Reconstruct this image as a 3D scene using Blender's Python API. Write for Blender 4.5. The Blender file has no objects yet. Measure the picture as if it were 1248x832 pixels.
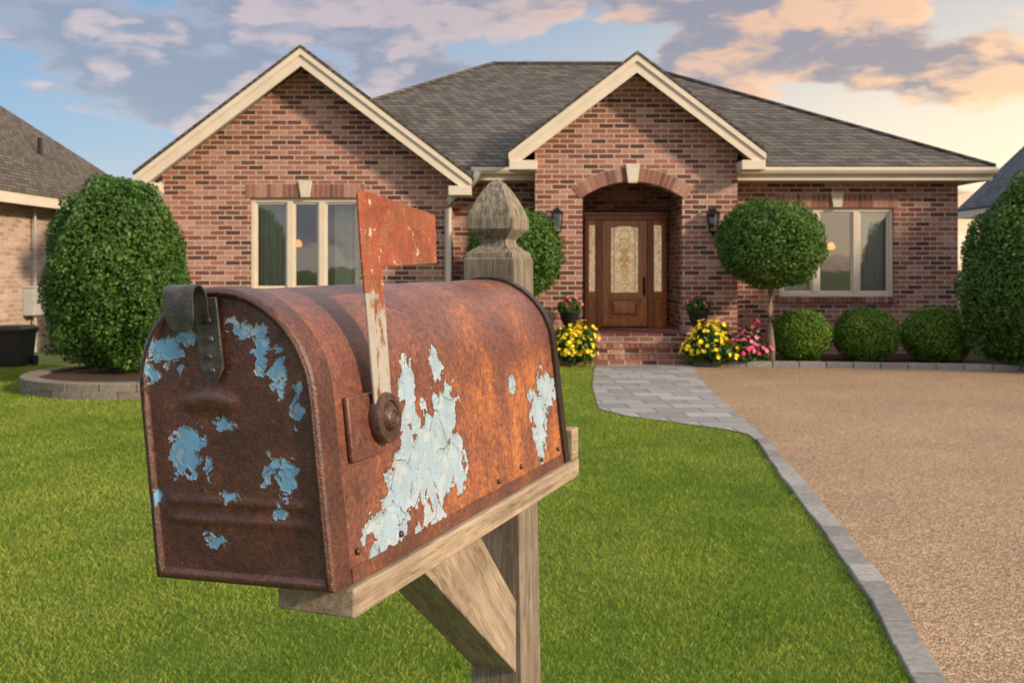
import bpy, math, random
import numpy as np
from mathutils import Vector, Matrix, noise as mnoise
from mathutils.geometry import tessellate_polygon
R = math.radians
scene = bpy.context.scene
COL = scene.collection
random.seed(4)

# ------------------------------------------------------------------ node helpers
class NT:
    def __init__(s, tree):
        s.t = tree; s.N = tree.nodes; s.L = tree.links
    def put(s, sock, v):
        if isinstance(v, bpy.types.NodeSocket): s.L.new(v, sock)
        elif v is not None:
            if hasattr(sock.default_value, '__len__') and len(sock.default_value) == 4 and len(v) == 3: v = (*v, 1)
            sock.default_value = v
    def node(s, typ, **k):
        n = s.N.new(typ)
        for a, b in k.items(): setattr(n, a, b)
        return n
    def m(s, op, a, b=None, c=None, clamp=False):
        n = s.node('ShaderNodeMath', operation=op, use_clamp=clamp)
        s.put(n.inputs[0], a)
        if b is not None: s.put(n.inputs[1], b)
        if c is not None: s.put(n.inputs[2], c)
        return n.outputs[0]
    def mix(s, f, a, b, blend='MIX'):
        n = s.node('ShaderNodeMix', data_type='RGBA', blend_type=blend)
        s.put(n.inputs[0], f); s.put(n.inputs[6], a); s.put(n.inputs[7], b)
        return n.outputs[2]
    def ramp(s, f, stops):
        n = s.node('ShaderNodeValToRGB'); cr = n.color_ramp
        while len(cr.elements) < len(stops): cr.elements.new(0.5)
        for e, (p, c) in zip(cr.elements, stops):
            e.position = p
            if not hasattr(c, '__len__'): c = (c, c, c)
            e.color = (*c, 1)
        s.put(n.inputs[0], f)
        return n.outputs[0]
    def noise(s, v, scale, detail=4, rough=0.55, col=False):
        n = s.node('ShaderNodeTexNoise')
        s.put(n.inputs['Vector'], v); n.inputs['Scale'].default_value = scale
        n.inputs['Detail'].default_value = detail; n.inputs['Roughness'].default_value = rough
        return n.outputs[1] if col else n.outputs[0]
    def vor(s, v, scale, feature='F1', out='Distance'):
        n = s.node('ShaderNodeTexVoronoi', feature=feature)
        s.put(n.inputs['Vector'], v); n.inputs['Scale'].default_value = scale
        return n.outputs[out]
    def xyz(s, v):
        n = s.node('ShaderNodeSeparateXYZ'); s.put(n.inputs[0], v)
        return n.outputs[0], n.outputs[1], n.outputs[2]
    def comb(s, x, y, z):
        n = s.node('ShaderNodeCombineXYZ')
        for i, q in enumerate((x, y, z)): s.put(n.inputs[i], q)
        return n.outputs[0]
    def scl(s, v, sc, loc=(0, 0, 0)):
        n = s.node('ShaderNodeMapping'); s.put(n.inputs['Vector'], v); n.inputs['Scale'].default_value = sc; n.inputs['Location'].default_value = loc
        return n.outputs[0]
    def warp(s, v, scale, amp, detail=3):
        """v + amp * (noise colour - 0.5)"""
        o = s.node('ShaderNodeVectorMath', operation='SUBTRACT'); s.put(o.inputs[0], s.noise(v, scale, detail, 0.6, True)); o.inputs[1].default_value = (0.5,) * 3
        n = s.node('ShaderNodeVectorMath', operation='MULTIPLY_ADD'); s.put(n.inputs[0], o.outputs[0]); n.inputs[1].default_value = (amp,) * 3; s.put(n.inputs[2], v)
        return n.outputs[0]
    def obj(s): return s.node('ShaderNodeTexCoord').outputs['Object']
    def pos(s): return s.node('ShaderNodeNewGeometry').outputs['Position']
    def island(s): return s.node('ShaderNodeNewGeometry').outputs['Random Per Island']
    def bump(s, h, strength=0.5, dist=0.01):
        n = s.node('ShaderNodeBump'); s.put(n.inputs['Height'], h)
        n.inputs['Strength'].default_value = strength; n.inputs['Distance'].default_value = dist
        return n.outputs[0]
    def smooth(s, v, a, b):
        n = s.node('ShaderNodeMapRange', interpolation_type='SMOOTHSTEP')
        s.put(n.inputs[0], v); n.inputs[1].default_value = a; n.inputs[2].default_value = b
        return n.outputs[0]

def mat(name):
    m = bpy.data.materials.new(name); m.use_nodes = True
    t = NT(m.node_tree); b = t.N['Principled BSDF']
    def fin(col=None, rough=None, nrm=None, spec=None, metal=None, emis=None, es=None):
        if col is not None: t.put(b.inputs['Base Color'], col)
        if rough is not None: t.put(b.inputs['Roughness'], rough)
        if nrm is not None: t.put(b.inputs['Normal'], nrm)
        if spec is not None: t.put(b.inputs['Specular IOR Level'], spec)
        if metal is not None: t.put(b.inputs['Metallic'], metal)
        if emis is not None:
            t.put(b.inputs['Emission Color'], emis); b.inputs['Emission Strength'].default_value = es
        return m
    return m, t, b, fin

def simple(name, col, rough=0.5, var=0.15, nscale=8, metal=0.0, spec=0.4, bumpk=0.0):
    m, t, b, fin = mat(name)
    p = t.obj(); n = t.noise(p, nscale, 6, 0.6)
    c = t.mix(1.0, col, t.ramp(n, [(0.3, 1 - var), (0.7, 1 + var)]), 'MULTIPLY')
    return fin(c, t.m('ADD', rough - 0.08, t.m('MULTIPLY', n, 0.16)),
               t.bump(t.noise(p, nscale * 8, 4), bumpk, 0.004) if bumpk else None, spec, metal)

def brick_mat(name, tints, mortar, bw=0.27, rh=0.088):
    m, t, b, fin = mat(name)
    x, y, z = t.xyz(t.pos())
    v = t.comb(t.m('ADD', x, y), z, 0.0)
    v = t.warp(v, 9, 0.012, 2)
    n = t.node('ShaderNodeTexBrick'); t.put(n.inputs['Vector'], v)
    n.inputs['Color1'].default_value = (0, 0, 0, 1); n.inputs['Color2'].default_value = (1, 1, 1, 1)
    n.inputs['Mortar'].default_value = (0, 0, 0, 1)
    n.inputs['Scale'].default_value = 1; n.inputs['Mortar Size'].default_value = 0.0105
    n.inputs['Mortar Smooth'].default_value = 0.2; n.inputs['Brick Width'].default_value = bw
    n.inputs['Row Height'].default_value = rh
    k = len(tints)
    c = t.ramp(n.outputs[0], [(0.06 + 0.88 * i / (k - 1), q) for i, q in enumerate(tints)])
    big = t.noise(t.pos(), 0.6, 4); fine = t.noise(t.pos(), 35, 4, 0.7)
    c = t.mix(1.0, c, t.ramp(big, [(0.3, 0.82), (0.7, 1.15)]), 'MULTIPLY')
    c = t.mix(1.0, c, t.ramp(fine, [(0.25, 0.66), (0.75, 1.3)]), 'MULTIPLY')
    mo = t.mix(1.0, mortar, t.ramp(fine, [(0.25, 0.8), (0.75, 1.1)]), 'MULTIPLY')
    c = t.mix(n.outputs['Fac'], c, mo)
    h = t.m('ADD', t.m('MULTIPLY', n.outputs['Fac'], -1.0), t.m('MULTIPLY', fine, 0.5))
    return fin(c, 0.85, t.bump(h, 0.9, 0.014), 0.2)

def loose_brick_mat(name, tints):
    m, t, b, fin = mat(name)
    k = len(tints)
    c = t.ramp(t.island(), [(i / (k - 1), q) for i, q in enumerate(tints)])
    fine = t.noise(t.pos(), 35, 4, 0.7)
    c = t.mix(1.0, c, t.ramp(fine, [(0.25, 0.7), (0.75, 1.25)]), 'MULTIPLY')
    return fin(c, 0.85, t.bump(fine, 0.3, 0.01), 0.2)

def shingle_mat(name, c0, c1):
    m, t, b, fin = mat(name)
    x, y, z = t.xyz(t.pos())
    nb = t.node('ShaderNodeTexBrick')
    t.put(nb.inputs['Vector'], t.comb(t.m('ADD', x, y), z, 0.0))
    nb.inputs['Color1'].default_value = (0, 0, 0, 1); nb.inputs['Color2'].default_value = (1, 1, 1, 1)
    nb.inputs['Mortar'].default_value = (0, 0, 0, 1)
    nb.inputs['Scale'].default_value = 1; nb.inputs['Mortar Size'].default_value = 0.0085
    nb.inputs['Brick Width'].default_value = 0.17; nb.inputs['Row Height'].default_value = 0.078
    nb.inputs['Mortar Smooth'].default_value = 0.3
    f = t.noise(t.scl(t.pos(), (1, 0.5, 1)), 60, 3, 0.6); g = t.noise(t.pos(), 0.8, 4)
    c = t.ramp(nb.outputs[0], [(0.0, c0), (1.0, c1)])
    c = t.mix(1.0, c, t.ramp(f, [(0.3, 0.72), (0.7, 1.28)]), 'MULTIPLY')
    c = t.mix(1.0, c, t.ramp(g, [(0.3, 0.92), (0.7, 1.08)]), 'MULTIPLY')
    c = t.mix(nb.outputs['Fac'], c, tuple(q * 0.34 for q in c0))
    return fin(c, 0.9, t.bump(t.m('SUBTRACT', f, nb.outputs['Fac']), 0.6, 0.012), 0.15)

def wood_mat(name, axis, cols, rough=0.75, grain=1.0, bk=0.35, lo=0.33, hi=0.66, spec=0.25):
    m, t, b, fin = mat(name)
    p = t.obj()
    sc = [60 * grain] * 3; sc[axis] = 2.2 * grain
    v = t.scl(p, sc)
    wv = t.noise(p, 9 * grain, 2)
    v2 = t.node('ShaderNodeVectorMath', operation='ADD'); t.put(v2.inputs[0], v)
    t.put(v2.inputs[1], t.comb(t.m('MULTIPLY', wv, 2.0), t.m('MULTIPLY', wv, 2.0), t.m('MULTIPLY', wv, 2.0)))
    n = t.noise(v2.outputs[0], 1.0, 6, 0.65)
    sc2 = [260 * grain] * 3; sc2[axis] = 9 * grain
    n2 = t.noise(t.scl(p, sc2), 1.0, 3, 0.6)
    f = t.m('ADD', t.m('MULTIPLY', n, 0.6), t.m('MULTIPLY', n2, 0.4))
    k = len(cols)
    c = t.ramp(f, [(lo + (hi - lo) * i / (k - 1), q) for i, q in enumerate(cols)])
    blot = t.noise(p, 7 * grain, 4)
    c = t.mix(1.0, c, t.ramp(blot, [(0.3, 0.82), (0.7, 1.12)]), 'MULTIPLY')
    return fin(c, rough, t.bump(f, bk, 0.002 / grain), spec)

def leaf_mat(name, c0, c1, c2, trans=0.25):
    m, t, b, fin = mat(name)
    r = t.island(); n = t.noise(t.pos(), 3.5, 3)
    f = t.m('ADD', t.m('MULTIPLY', r, 0.6), t.m('MULTIPLY', n, 0.45))
    c = t.ramp(f, [(0.15, c0), (0.5, c1), (0.9, c2)])
    fin(c, 0.5, None, 0.3)
    tr = t.node('ShaderNodeBsdfTranslucent'); t.put(tr.inputs[0], c)
    mx = t.node('ShaderNodeMixShader'); mx.inputs[0].default_value = trans
    t.L.new(b.outputs[0], mx.inputs[1]); t.L.new(tr.outputs[0], mx.inputs[2])
    t.L.new(mx.outputs[0], t.N['Material Output'].inputs[0])
    return m

def rust_mat(name, blobs, axes, gate, paint, dark=1.0, tint=(1, 1, 1), streak=None, wamp=0.014, wscale=48, cell=115, cellk=0.6):
    """blobs: (a, c, ra, rc) on the plane given by axes; gate: (axis, sign, limit)"""
    m, t, b, fin = mat(name)
    p = t.obj(); xyz = t.xyz(p)
    n1 = t.noise(p, 15, 6, 0.6); n2 = t.noise(p, 190, 5, 0.72)
    n4 = t.noise(p, 600, 3, 0.75)
    f = t.m('ADD', t.m('MULTIPLY', n1, 0.50), t.m('MULTIPLY', n2, 0.50))
    if streak:   # orange run-off on the flat of the side
        s_ = t.m('MULTIPLY', t.smooth(xyz[2], streak[1], streak[1] - 0.05), t.m('MULTIPLY', t.smooth(xyz[0], 0.04, 0.055), t.smooth(xyz[1], 0.10, 0.24)))
        f = t.m('ADD', f, t.m('MULTIPLY', s_, t.m('MULTIPLY_ADD', t.noise(t.scl(p, (34, 34, 8)), 1.0, 5, 0.6), 0.36, -0.10)))
    C = lambda q: tuple(a * dark * k for a, k in zip(q, tint))
    c = t.ramp(f, [(0.36, C((0.078, 0.032, 0.025))), (0.45, C((0.150, 0.056, 0.041))), (0.53, C((0.205, 0.075, 0.050))),
                   (0.61, C((0.36, 0.122, 0.046))), (0.70, C((0.52, 0.20, 0.065)))])
    c = t.mix(1.0, c, t.ramp(n4, [(0.32, 0.58), (0.68, 1.38)]), 'MULTIPLY')
    pit = t.smooth(t.noise(p, 150, 5, 0.72), 0.60, 0.66)
    c = t.mix(t.m('MULTIPLY', pit, 0.6), c, (0.04, 0.02, 0.016))
    spk = t.smooth(t.noise(p, 230, 4, 0.7), 0.64, 0.70)
    c = t.mix(t.m('MULTIPLY', spk, 0.35), c, C((0.50, 0.22, 0.09)))
    height = t.m('ADD', t.m('MULTIPLY', n2, 0.42), t.m('ADD', t.m('MULTIPLY', n4, 0.34), t.m('MULTIPLY', pit, -0.45)))
    rough = t.m('ADD', 0.18, t.m('MULTIPLY', n2, 0.36))
    if blobs:
        wp = t.xyz(t.warp(t.warp(p, wscale, wamp, 4), wscale * 3.2, wamp * 0.4, 3))
        fld = None
        for (a, cc, ra, rc) in blobs:
            da = t.m('MULTIPLY_ADD', wp[axes[0]], 1 / ra, -a / ra); dc = t.m('MULTIPLY_ADD', wp[axes[1]], 1 / rc, -cc / rc)
            d = t.m('SQRT', t.m('ADD', t.m('MULTIPLY', da, da), t.m('MULTIPLY', dc, dc)))
            g = t.m('MULTIPLY_ADD', d, -1.0, 1.0)
            fld = g if fld is None else t.m('MAXIMUM', fld, g)
        e1 = t.m('MULTIPLY_ADD', t.noise(p, wscale * 1.5, 4, 0.55), 1.7, -0.83)
        vc = t.xyz(t.vor(t.warp(p, 90, 0.006, 2), cell, out='Color'))[0]
        fld = t.m('ADD', t.m('MAXIMUM', fld, -0.7), t.m('ADD', e1, t.m('MULTIPLY_ADD', vc, cellk, -cellk * 0.5)))
        gt = t.m('GREATER_THAN', t.m('MULTIPLY', xyz[gate[0]], gate[1]), gate[2])
        pv = t.warp(p, 45, 0.014, 3)
        ck = t.vor(pv, 40, 'DISTANCE_TO_EDGE')
        ckm = t.smooth(t.noise(p, 28, 3), 0.44, 0.62)
        crack = t.smooth(t.m('SUBTRACT', ck, t.m('MULTIPLY', ckm, 0.016)), -0.008, 0.0)
        plate = t.m('MULTIPLY', t.smooth(ck, 0.14, 0.02), ckm)   # plates curl up towards the cracks
        mk = t.m('MULTIPLY', t.smooth(fld, 0.09, 0.112), gt)
        mkc = t.m('MULTIPLY', mk, crack)
        inner = t.smooth(fld, 0.10, 0.18)
        lay = t.smooth(t.m('ADD', t.noise(p, 60, 4, 0.55), t.m('MULTIPLY', vc, 0.12)), 0.60, 0.62)   # top coat gone, older coat showing
        pc = t.mix(inner, tuple(0.6 * q + 0.22 for q in paint), paint)
        pc = t.mix(t.m('MULTIPLY', lay, 0.35), pc, (0.52, 0.56, 0.57))
        pc = t.mix(1.0, pc, t.ramp(t.noise(p, 40, 4), [(0.3, 0.84), (0.7, 1.12)]), 'MULTIPLY')
        pc = t.mix(t.m('MULTIPLY', t.smooth(t.noise(p, 260, 4, 0.7), 0.64, 0.70), 0.5), pc, (0.2, 0.10, 0.06))
        halo = t.m('MULTIPLY', t.m('MULTIPLY', t.smooth(fld, -0.25, 0.09), gt), 0.5)
        c = t.mix(halo, c, t.mix(n2, (0.045, 0.02, 0.015), (0.15, 0.055, 0.032)))
        c = t.mix(mkc, c, pc)
        lift = t.m('MULTIPLY', t.m('MAXIMUM', t.smooth(fld, 0.34, 0.10), t.m('MULTIPLY', plate, 0.6)), mkc)
        height = t.m('ADD', t.m('MULTIPLY', height, t.m('MULTIPLY_ADD', mkc, -0.85, 1.0)), t.m('ADD', t.m('MULTIPLY', mkc, t.m('MULTIPLY_ADD', lay, -0.3, 0.9)), t.m('MULTIPLY', lift, 0.8)))
        rough = t.m('ADD', t.m('MULTIPLY', rough, t.m('SUBTRACT', 1.0, mkc)), t.m('MULTIPLY', mkc, 0.55))
    return fin(c, rough, t.bump(height, 0.8, 0.0016), 0.7)

# ------------------------------------------------------------------ mesh helpers
class MB:
    def __init__(s): s.v = []; s.f = []
    def add(s, vs, fs):
        o = len(s.v); s.v += [tuple(q) for q in vs]; s.f += [tuple(i + o for i in f) for f in fs]
    def hexa(s, p):
        s.add(p, [(0, 3, 2, 1), (4, 5, 6, 7), (0, 1, 5, 4), (1, 2, 6, 5), (2, 3, 7, 6), (3, 0, 4, 7)])
    def box(s, x0, x1, y0, y1, z0, z1):
        s.hexa([(x0, y0, z0), (x1, y0, z0), (x1, y1, z0), (x0, y1, z0), (x0, y0, z1), (x1, y0, z1), (x1, y1, z1), (x0, y1, z1)])
    def panel(s, loops, y0, th):
        """polygon loops in (x,z), front at y0, solid th thick (towards +y)"""
        pts = [p for l in loops for p in l]
        tri = tessellate_polygon([[Vector((a, b, 0)) for a, b in l] for l in loops])
        n = len(pts)
        vs = [(a, y0, b) for a, b in pts] + [(a, y0 + th, b) for a, b in pts]
        fs = []
        for t in tri:
            a, b, c = [pts[i] for i in t]
            ccw = (b[0] - a[0]) * (c[1] - a[1]) - (b[1] - a[1]) * (c[0] - a[0]) > 0
            q = tuple(t) if ccw else tuple(reversed(t))
            fs.append(q); fs.append(tuple(i + n for i in reversed(q)))
        o = 0
        for l in loops:
            k = len(l)
            for i in range(k):
                j = (i + 1) % k
                fs.append((o + i, o + i + n, o + j + n, o + j))
            o += k
        s.add(vs, fs)
    def prism(s, pts, vec):
        n = len(pts); v = Vector(vec)
        vs = [Vector(p) for p in pts] + [Vector(p) + v for p in pts]
        s.add(vs, [tuple(range(n - 1, -1, -1)), tuple(range(n, 2 * n))] + [(i, (i + 1) % n, (i + 1) % n + n, i + n) for i in range(n)])
    def loft(s, rings, cap=True):
        n = len(rings[0]); vs = [p for r in rings for p in r]; fs = []
        for k in range(len(rings) - 1):
            for i in range(n):
                j = (i + 1) % n
                fs.append((k * n + i, k * n + j, (k + 1) * n + j, (k + 1) * n + i))
        if cap:
            fs.append(tuple(range(n - 1, -1, -1))); o = (len(rings) - 1) * n; fs.append(tuple(range(o, o + n)))
        s.add(vs, fs)
    def tube(s, pts, rad, n=10):
        pts = [Vector(p) for p in pts]
        if not hasattr(rad, '__len__'): rad = [rad] * len(pts)
        rings = []
        for i, p in enumerate(pts):
            d = (pts[min(i + 1, len(pts) - 1)] - pts[max(i - 1, 0)]).normalized()
            u = d.cross(Vector((0, 0, 1)))
            if u.length < 0.05: u = d.cross(Vector((1, 0, 0)))
            u.normalize(); w = d.cross(u)
            rings.append([p + rad[i] * (math.cos(a) * u + math.sin(a) * w) for a in [2 * math.pi * k / n for k in range(n)]])
        s.loft(rings)
    def lathe(s, prof, c, axis='z', n=28):
        rings = []
        for r, h in prof:
            ring = []
            for k in range(n):
                a = 2 * math.pi * k / n; x, y = r * math.cos(a), r * math.sin(a)
                q = {'z': (x, y, h), 'x': (h, x, y), 'y': (y, h, x)}[axis]
                ring.append((c[0] + q[0], c[1] + q[1], c[2] + q[2]))
            rings.append(ring)
        s.loft(rings)
    def build(s, name, m, parent=None, smooth=False, local=False, bevel=0, loc=None, xf=None, kind=None):
        me = bpy.data.meshes.new(name)
        vs = [xf(v) for v in s.v] if xf else s.v
        me.from_pydata(vs, [], s.f); me.validate(); me.update()
        return link(name, me, m, parent, smooth, local, bevel, loc, kind)

def link(name, me, m, parent=None, smooth=False, local=False, bevel=0, loc=None, kind=None):
    for q in (m if isinstance(m, (list, tuple)) else [m]): me.materials.append(q)
    if smooth is True: me.polygons.foreach_set('use_smooth', [True] * len(me.polygons))
    o = bpy.data.objects.new(name, me); COL.objects.link(o)
    if smooth and smooth is not True:
        me.polygons.foreach_set('use_smooth', [True] * len(me.polygons))
        try: me.set_sharp_from_angle(angle=R(smooth))
        except Exception: pass
    if loc: o.location = loc
    if parent:
        o.parent = parent
        if not local and parent.type == 'EMPTY': o.matrix_parent_inverse = parent.matrix_basis.inverted()
    if bevel:
        b = o.modifiers.new('bevel', 'BEVEL'); b.width = bevel; b.segments = 2; b.limit_method = 'ANGLE'; b.angle_limit = R(40)
    if kind: o['kind'] = kind
    return o

def thing(name, label, cat, loc, rz=0, group=None):
    o = bpy.data.objects.new(name, None); COL.objects.link(o)
    o.location = loc; o.rotation_euler = (0, 0, rz); o.empty_display_size = 0.2
    tag(o, label, cat, group); return o
def tag(o, label, cat, group=None):
    o['label'] = label; o['category'] = cat
    if group: o['group'] = group
    return o

def np_mesh(name, verts, faces, midx=None):
    me = bpy.data.meshes.new(name); k = faces.shape[1]
    me.vertices.add(len(verts)); me.vertices.foreach_set('co', np.ascontiguousarray(verts, dtype=np.float32).ravel())
    me.loops.add(faces.size); me.loops.foreach_set('vertex_index', np.ascontiguousarray(faces, dtype=np.int32).ravel())
    me.polygons.add(len(faces)); me.polygons.foreach_set('loop_start', np.arange(0, faces.size, k, dtype=np.int32))
    if midx is not None: me.polygons.foreach_set('material_index', midx.astype(np.int32))
    me.update(calc_edges=True); return me

def crown_arr(center, rad, n, leaf, seed, amp=0.10, inner=0.80, egg=0.0, lobes=26, sharp=14, core=0.84, zmin=None):
    rng = np.random.default_rng(seed)
    L = rng.normal(size=(lobes, 3)); L /= np.linalg.norm(L, axis=1)[:, None]
    La = rng.uniform(0.4, 1.0, lobes)
    def rr(d):
        bmp = np.max(np.exp(-(1 - d @ L.T) * sharp) * La, axis=1)
        return 1 - amp * 0.6 + amp * bmp
    def place(d, f):
        q = d * (rr(d) * f)[:, None]
        k = 1 - egg * q[:, 2:3]
        q = q * np.array(rad); q[:, :2] *= k
        return q + np.array(center)
    d = rng.normal(size=(n, 3)); d /= np.linalg.norm(d, axis=1)[:, None]
    f = inner + (1.05 - inner) * rng.random(n) ** 0.6
    stray = rng.random(n) < 0.03
    f = np.where(stray, f + 0.04 * rng.random(n), f)
    p = place(d, f)
    if zmin is not None: p[:, 2] = np.maximum(p[:, 2], zmin + rng.random(n) * 0.05)
    nrm = d + 0.75 * rng.normal(size=(n, 3)); nrm /= np.linalg.norm(nrm, axis=1)[:, None]
    tt = np.cross(nrm, rng.normal(size=(n, 3))); tt /= np.linalg.norm(tt, axis=1)[:, None] + 1e-9
    bb = np.cross(nrm, tt)
    ln = (leaf * rng.uniform(0.6, 1.3, n))[:, None]; wd = ln * 0.55
    V = np.stack([p - tt * ln / 2, p + bb * wd / 2 + nrm * ln * 0.08, p + tt * ln / 2, p - bb * wd / 2 + nrm * ln * 0.08], 1).reshape(-1, 3)
    F = np.arange(4 * n).reshape(-1, 4)
    nu, nv = 24, 16
    cv = []
    for j in range(nv + 1):
        th = math.pi * j / nv
        for i in range(nu):
            a = 2 * math.pi * i / nu
            cv.append((math.sin(th) * math.cos(a), math.sin(th) * math.sin(a), math.cos(th)))
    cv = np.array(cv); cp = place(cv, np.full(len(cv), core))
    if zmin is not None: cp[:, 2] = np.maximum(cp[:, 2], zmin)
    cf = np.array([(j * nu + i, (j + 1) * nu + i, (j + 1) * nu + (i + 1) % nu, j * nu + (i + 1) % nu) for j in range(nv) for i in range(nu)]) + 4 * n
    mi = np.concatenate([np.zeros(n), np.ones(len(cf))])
    return np.vstack([V, cp]), np.vstack([F, cf]), mi
def crown_mesh(name, *a, **k): return np_mesh(name, *crown_arr(*a, **k))
def join_arr(lst):
    V, F, M, o = [], [], [], 0
    for v, f, m_ in lst:
        V.append(v); F.append(f + o); M.append(m_); o += len(v)
    return np.vstack(V), np.vstack(F), np.concatenate(M)

# ------------------------------------------------------------------ materials
BR = [(0.115, 0.050, 0.042), (0.23, 0.083, 0.062), (0.31, 0.120, 0.090), (0.37, 0.160, 0.123), (0.46, 0.255, 0.20)]
M_brick = brick_mat('red_brick', BR, (0.60, 0.52, 0.45))
M_lbrick = loose_brick_mat('soldier_brick', [(0.18, 0.080, 0.064), (0.27, 0.115, 0.090), (0.33, 0.155, 0.123), (0.42, 0.235, 0.19)])
M_brick_shaded = brick_mat('recess_brick_shaded', [tuple(0.62 * q for q in c) for c in BR], (0.30, 0.25, 0.21))  # darkened copy of the red brick, porch shade put into its colour
M_mortar = simple('mortar', (0.55, 0.48, 0.42), 0.9, 0.12, 20)
M_tanbrick = brick_mat('tan_brick', [(0.38, 0.25, 0.19), (0.48, 0.34, 0.27), (0.57, 0.44, 0.37)], (0.56, 0.49, 0.43))
M_roof = shingle_mat('roof_shingle', (0.082, 0.073, 0.067), (0.165, 0.150, 0.139))
M_roof2 = shingle_mat('brown_shingle', (0.088, 0.075, 0.065), (0.165, 0.144, 0.126))
M_roof3 = shingle_mat('blue_shingle', (0.10, 0.11, 0.13), (0.155, 0.17, 0.195))
M_cream = simple('cream_paint', (0.70, 0.62, 0.52), 0.5, 0.06, 3)
M_frame = simple('window_paint', (0.67, 0.60, 0.50), 0.45, 0.06, 3)
M_stone = simple('keystone', (0.64, 0.58, 0.49), 0.8, 0.12, 12, bumpk=0.3)
M_black = simple('black_metal', (0.018, 0.018, 0.02), 0.4, 0.2, 20, 0.4)
M_pot = simple('black_glazed_pot', (0.02, 0.02, 0.023), 0.35, 0.2, 12)
M_grey = simple('grey_metal', (0.42, 0.43, 0.44), 0.5, 0.1, 6)
M_bin = simple('bin_plastic', (0.02, 0.021, 0.023), 0.5, 0.15, 8)
M_door = wood_mat('door_wood', 2, [(0.27, 0.078, 0.020), (0.50, 0.160, 0.040), (0.66, 0.24, 0.064)], 0.18, 0.25, 0.1, spec=0.8)
M_dframe = wood_mat('door_frame_wood', 2, [(0.20, 0.055, 0.015), (0.35, 0.106, 0.028), (0.47, 0.16, 0.048)], 0.26, 0.25, 0.1, spec=0.6)
M_bark = wood_mat('bark', 2, [(0.10, 0.07, 0.05), (0.2, 0.15, 0.11), (0.28, 0.22, 0.17)], 0.9, 0.4, 0.5)
M_woodz = wood_mat('weathered_post_wood', 2, [(0.075, 0.061, 0.048), (0.160, 0.132, 0.104), (0.235, 0.20, 0.16), (0.30, 0.262, 0.215)], 0.85, 2.2, 0.8)
M_woody = wood_mat('weathered_board_wood', 1, [(0.14, 0.105, 0.076), (0.28, 0.216, 0.158), (0.40, 0.315, 0.235), (0.49, 0.395, 0.30)], 0.85, 2.2, 0.8)
M_woodb = wood_mat('weathered_brace_wood', 1, [(0.115, 0.089, 0.067), (0.245, 0.194, 0.148), (0.35, 0.284, 0.22), (0.43, 0.36, 0.285)], 0.85, 2.2, 0.8)
M_interior = simple('dark_room', (0.14, 0.09, 0.055), 0.9, 0.4, 1.5)
M_curtain = simple('curtain_cloth', (0.80, 0.80, 0.74), 0.9, 0.06, 5)
M_strap = simple('strap_metal', (0.105, 0.095, 0.088), 0.38, 0.5, 90, 0.6, 0.5, 0.25)
M_leaf_big = leaf_mat('shrub_leaf', (0.022, 0.066, 0.013), (0.060, 0.150, 0.026), (0.155, 0.275, 0.054))
M_leaf_top = leaf_mat('topiary_leaf', (0.026, 0.072, 0.013), (0.068, 0.160, 0.025), (0.17, 0.285, 0.054))
M_leaf_box = leaf_mat('boxwood_leaf', (0.05, 0.115, 0.013), (0.115, 0.22, 0.025), (0.22, 0.34, 0.045))
M_leaf_fl = leaf_mat('flower_leaf', (0.03, 0.075, 0.014), (0.07, 0.16, 0.025), (0.14, 0.25, 0.045))
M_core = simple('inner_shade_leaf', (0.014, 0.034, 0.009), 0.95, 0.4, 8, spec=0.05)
def petal(name, a, bcol):
    m, t, b, fin = mat(name)
    return fin(t.ramp(t.island(), [(0, a), (1, bcol)]), 0.6, None, 0.2)
M_yel = petal('yellow_petal', (0.78, 0.53, 0.01), (0.90, 0.73, 0.05))
M_pink = petal('pink_petal', (0.58, 0.04, 0.14), (0.85, 0.24, 0.40))

def glass_mat():
    m = bpy.data.materials.new('window_glass'); m.use_nodes = True
    t = NT(m.node_tree); t.N.remove(t.N['Principled BSDF'])
    tr = t.node('ShaderNodeBsdfTransparent'); tr.inputs[0].default_value = (0.9, 0.94, 0.92, 1)
    gl = t.node('ShaderNodeBsdfGlossy'); gl.inputs['Roughness'].default_value = 0.02
    t.put(gl.inputs['Normal'], t.bump(t.noise(t.pos(), 1.3, 2), 0.05, 0.05))
    fr = t.node('ShaderNodeFresnel'); fr.inputs[0].default_value = 1.5
    mx = t.node('ShaderNodeMixShader'); t.put(mx.inputs[0], t.m('ADD', fr.outputs[0], 0.28, clamp=True))
    t.L.new(tr.outputs[0], mx.inputs[1]); t.L.new(gl.outputs[0], mx.inputs[2])
    t.L.new(mx.outputs[0], t.N['Material Output'].inputs[0]); return m
M_glass = glass_mat()
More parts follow.
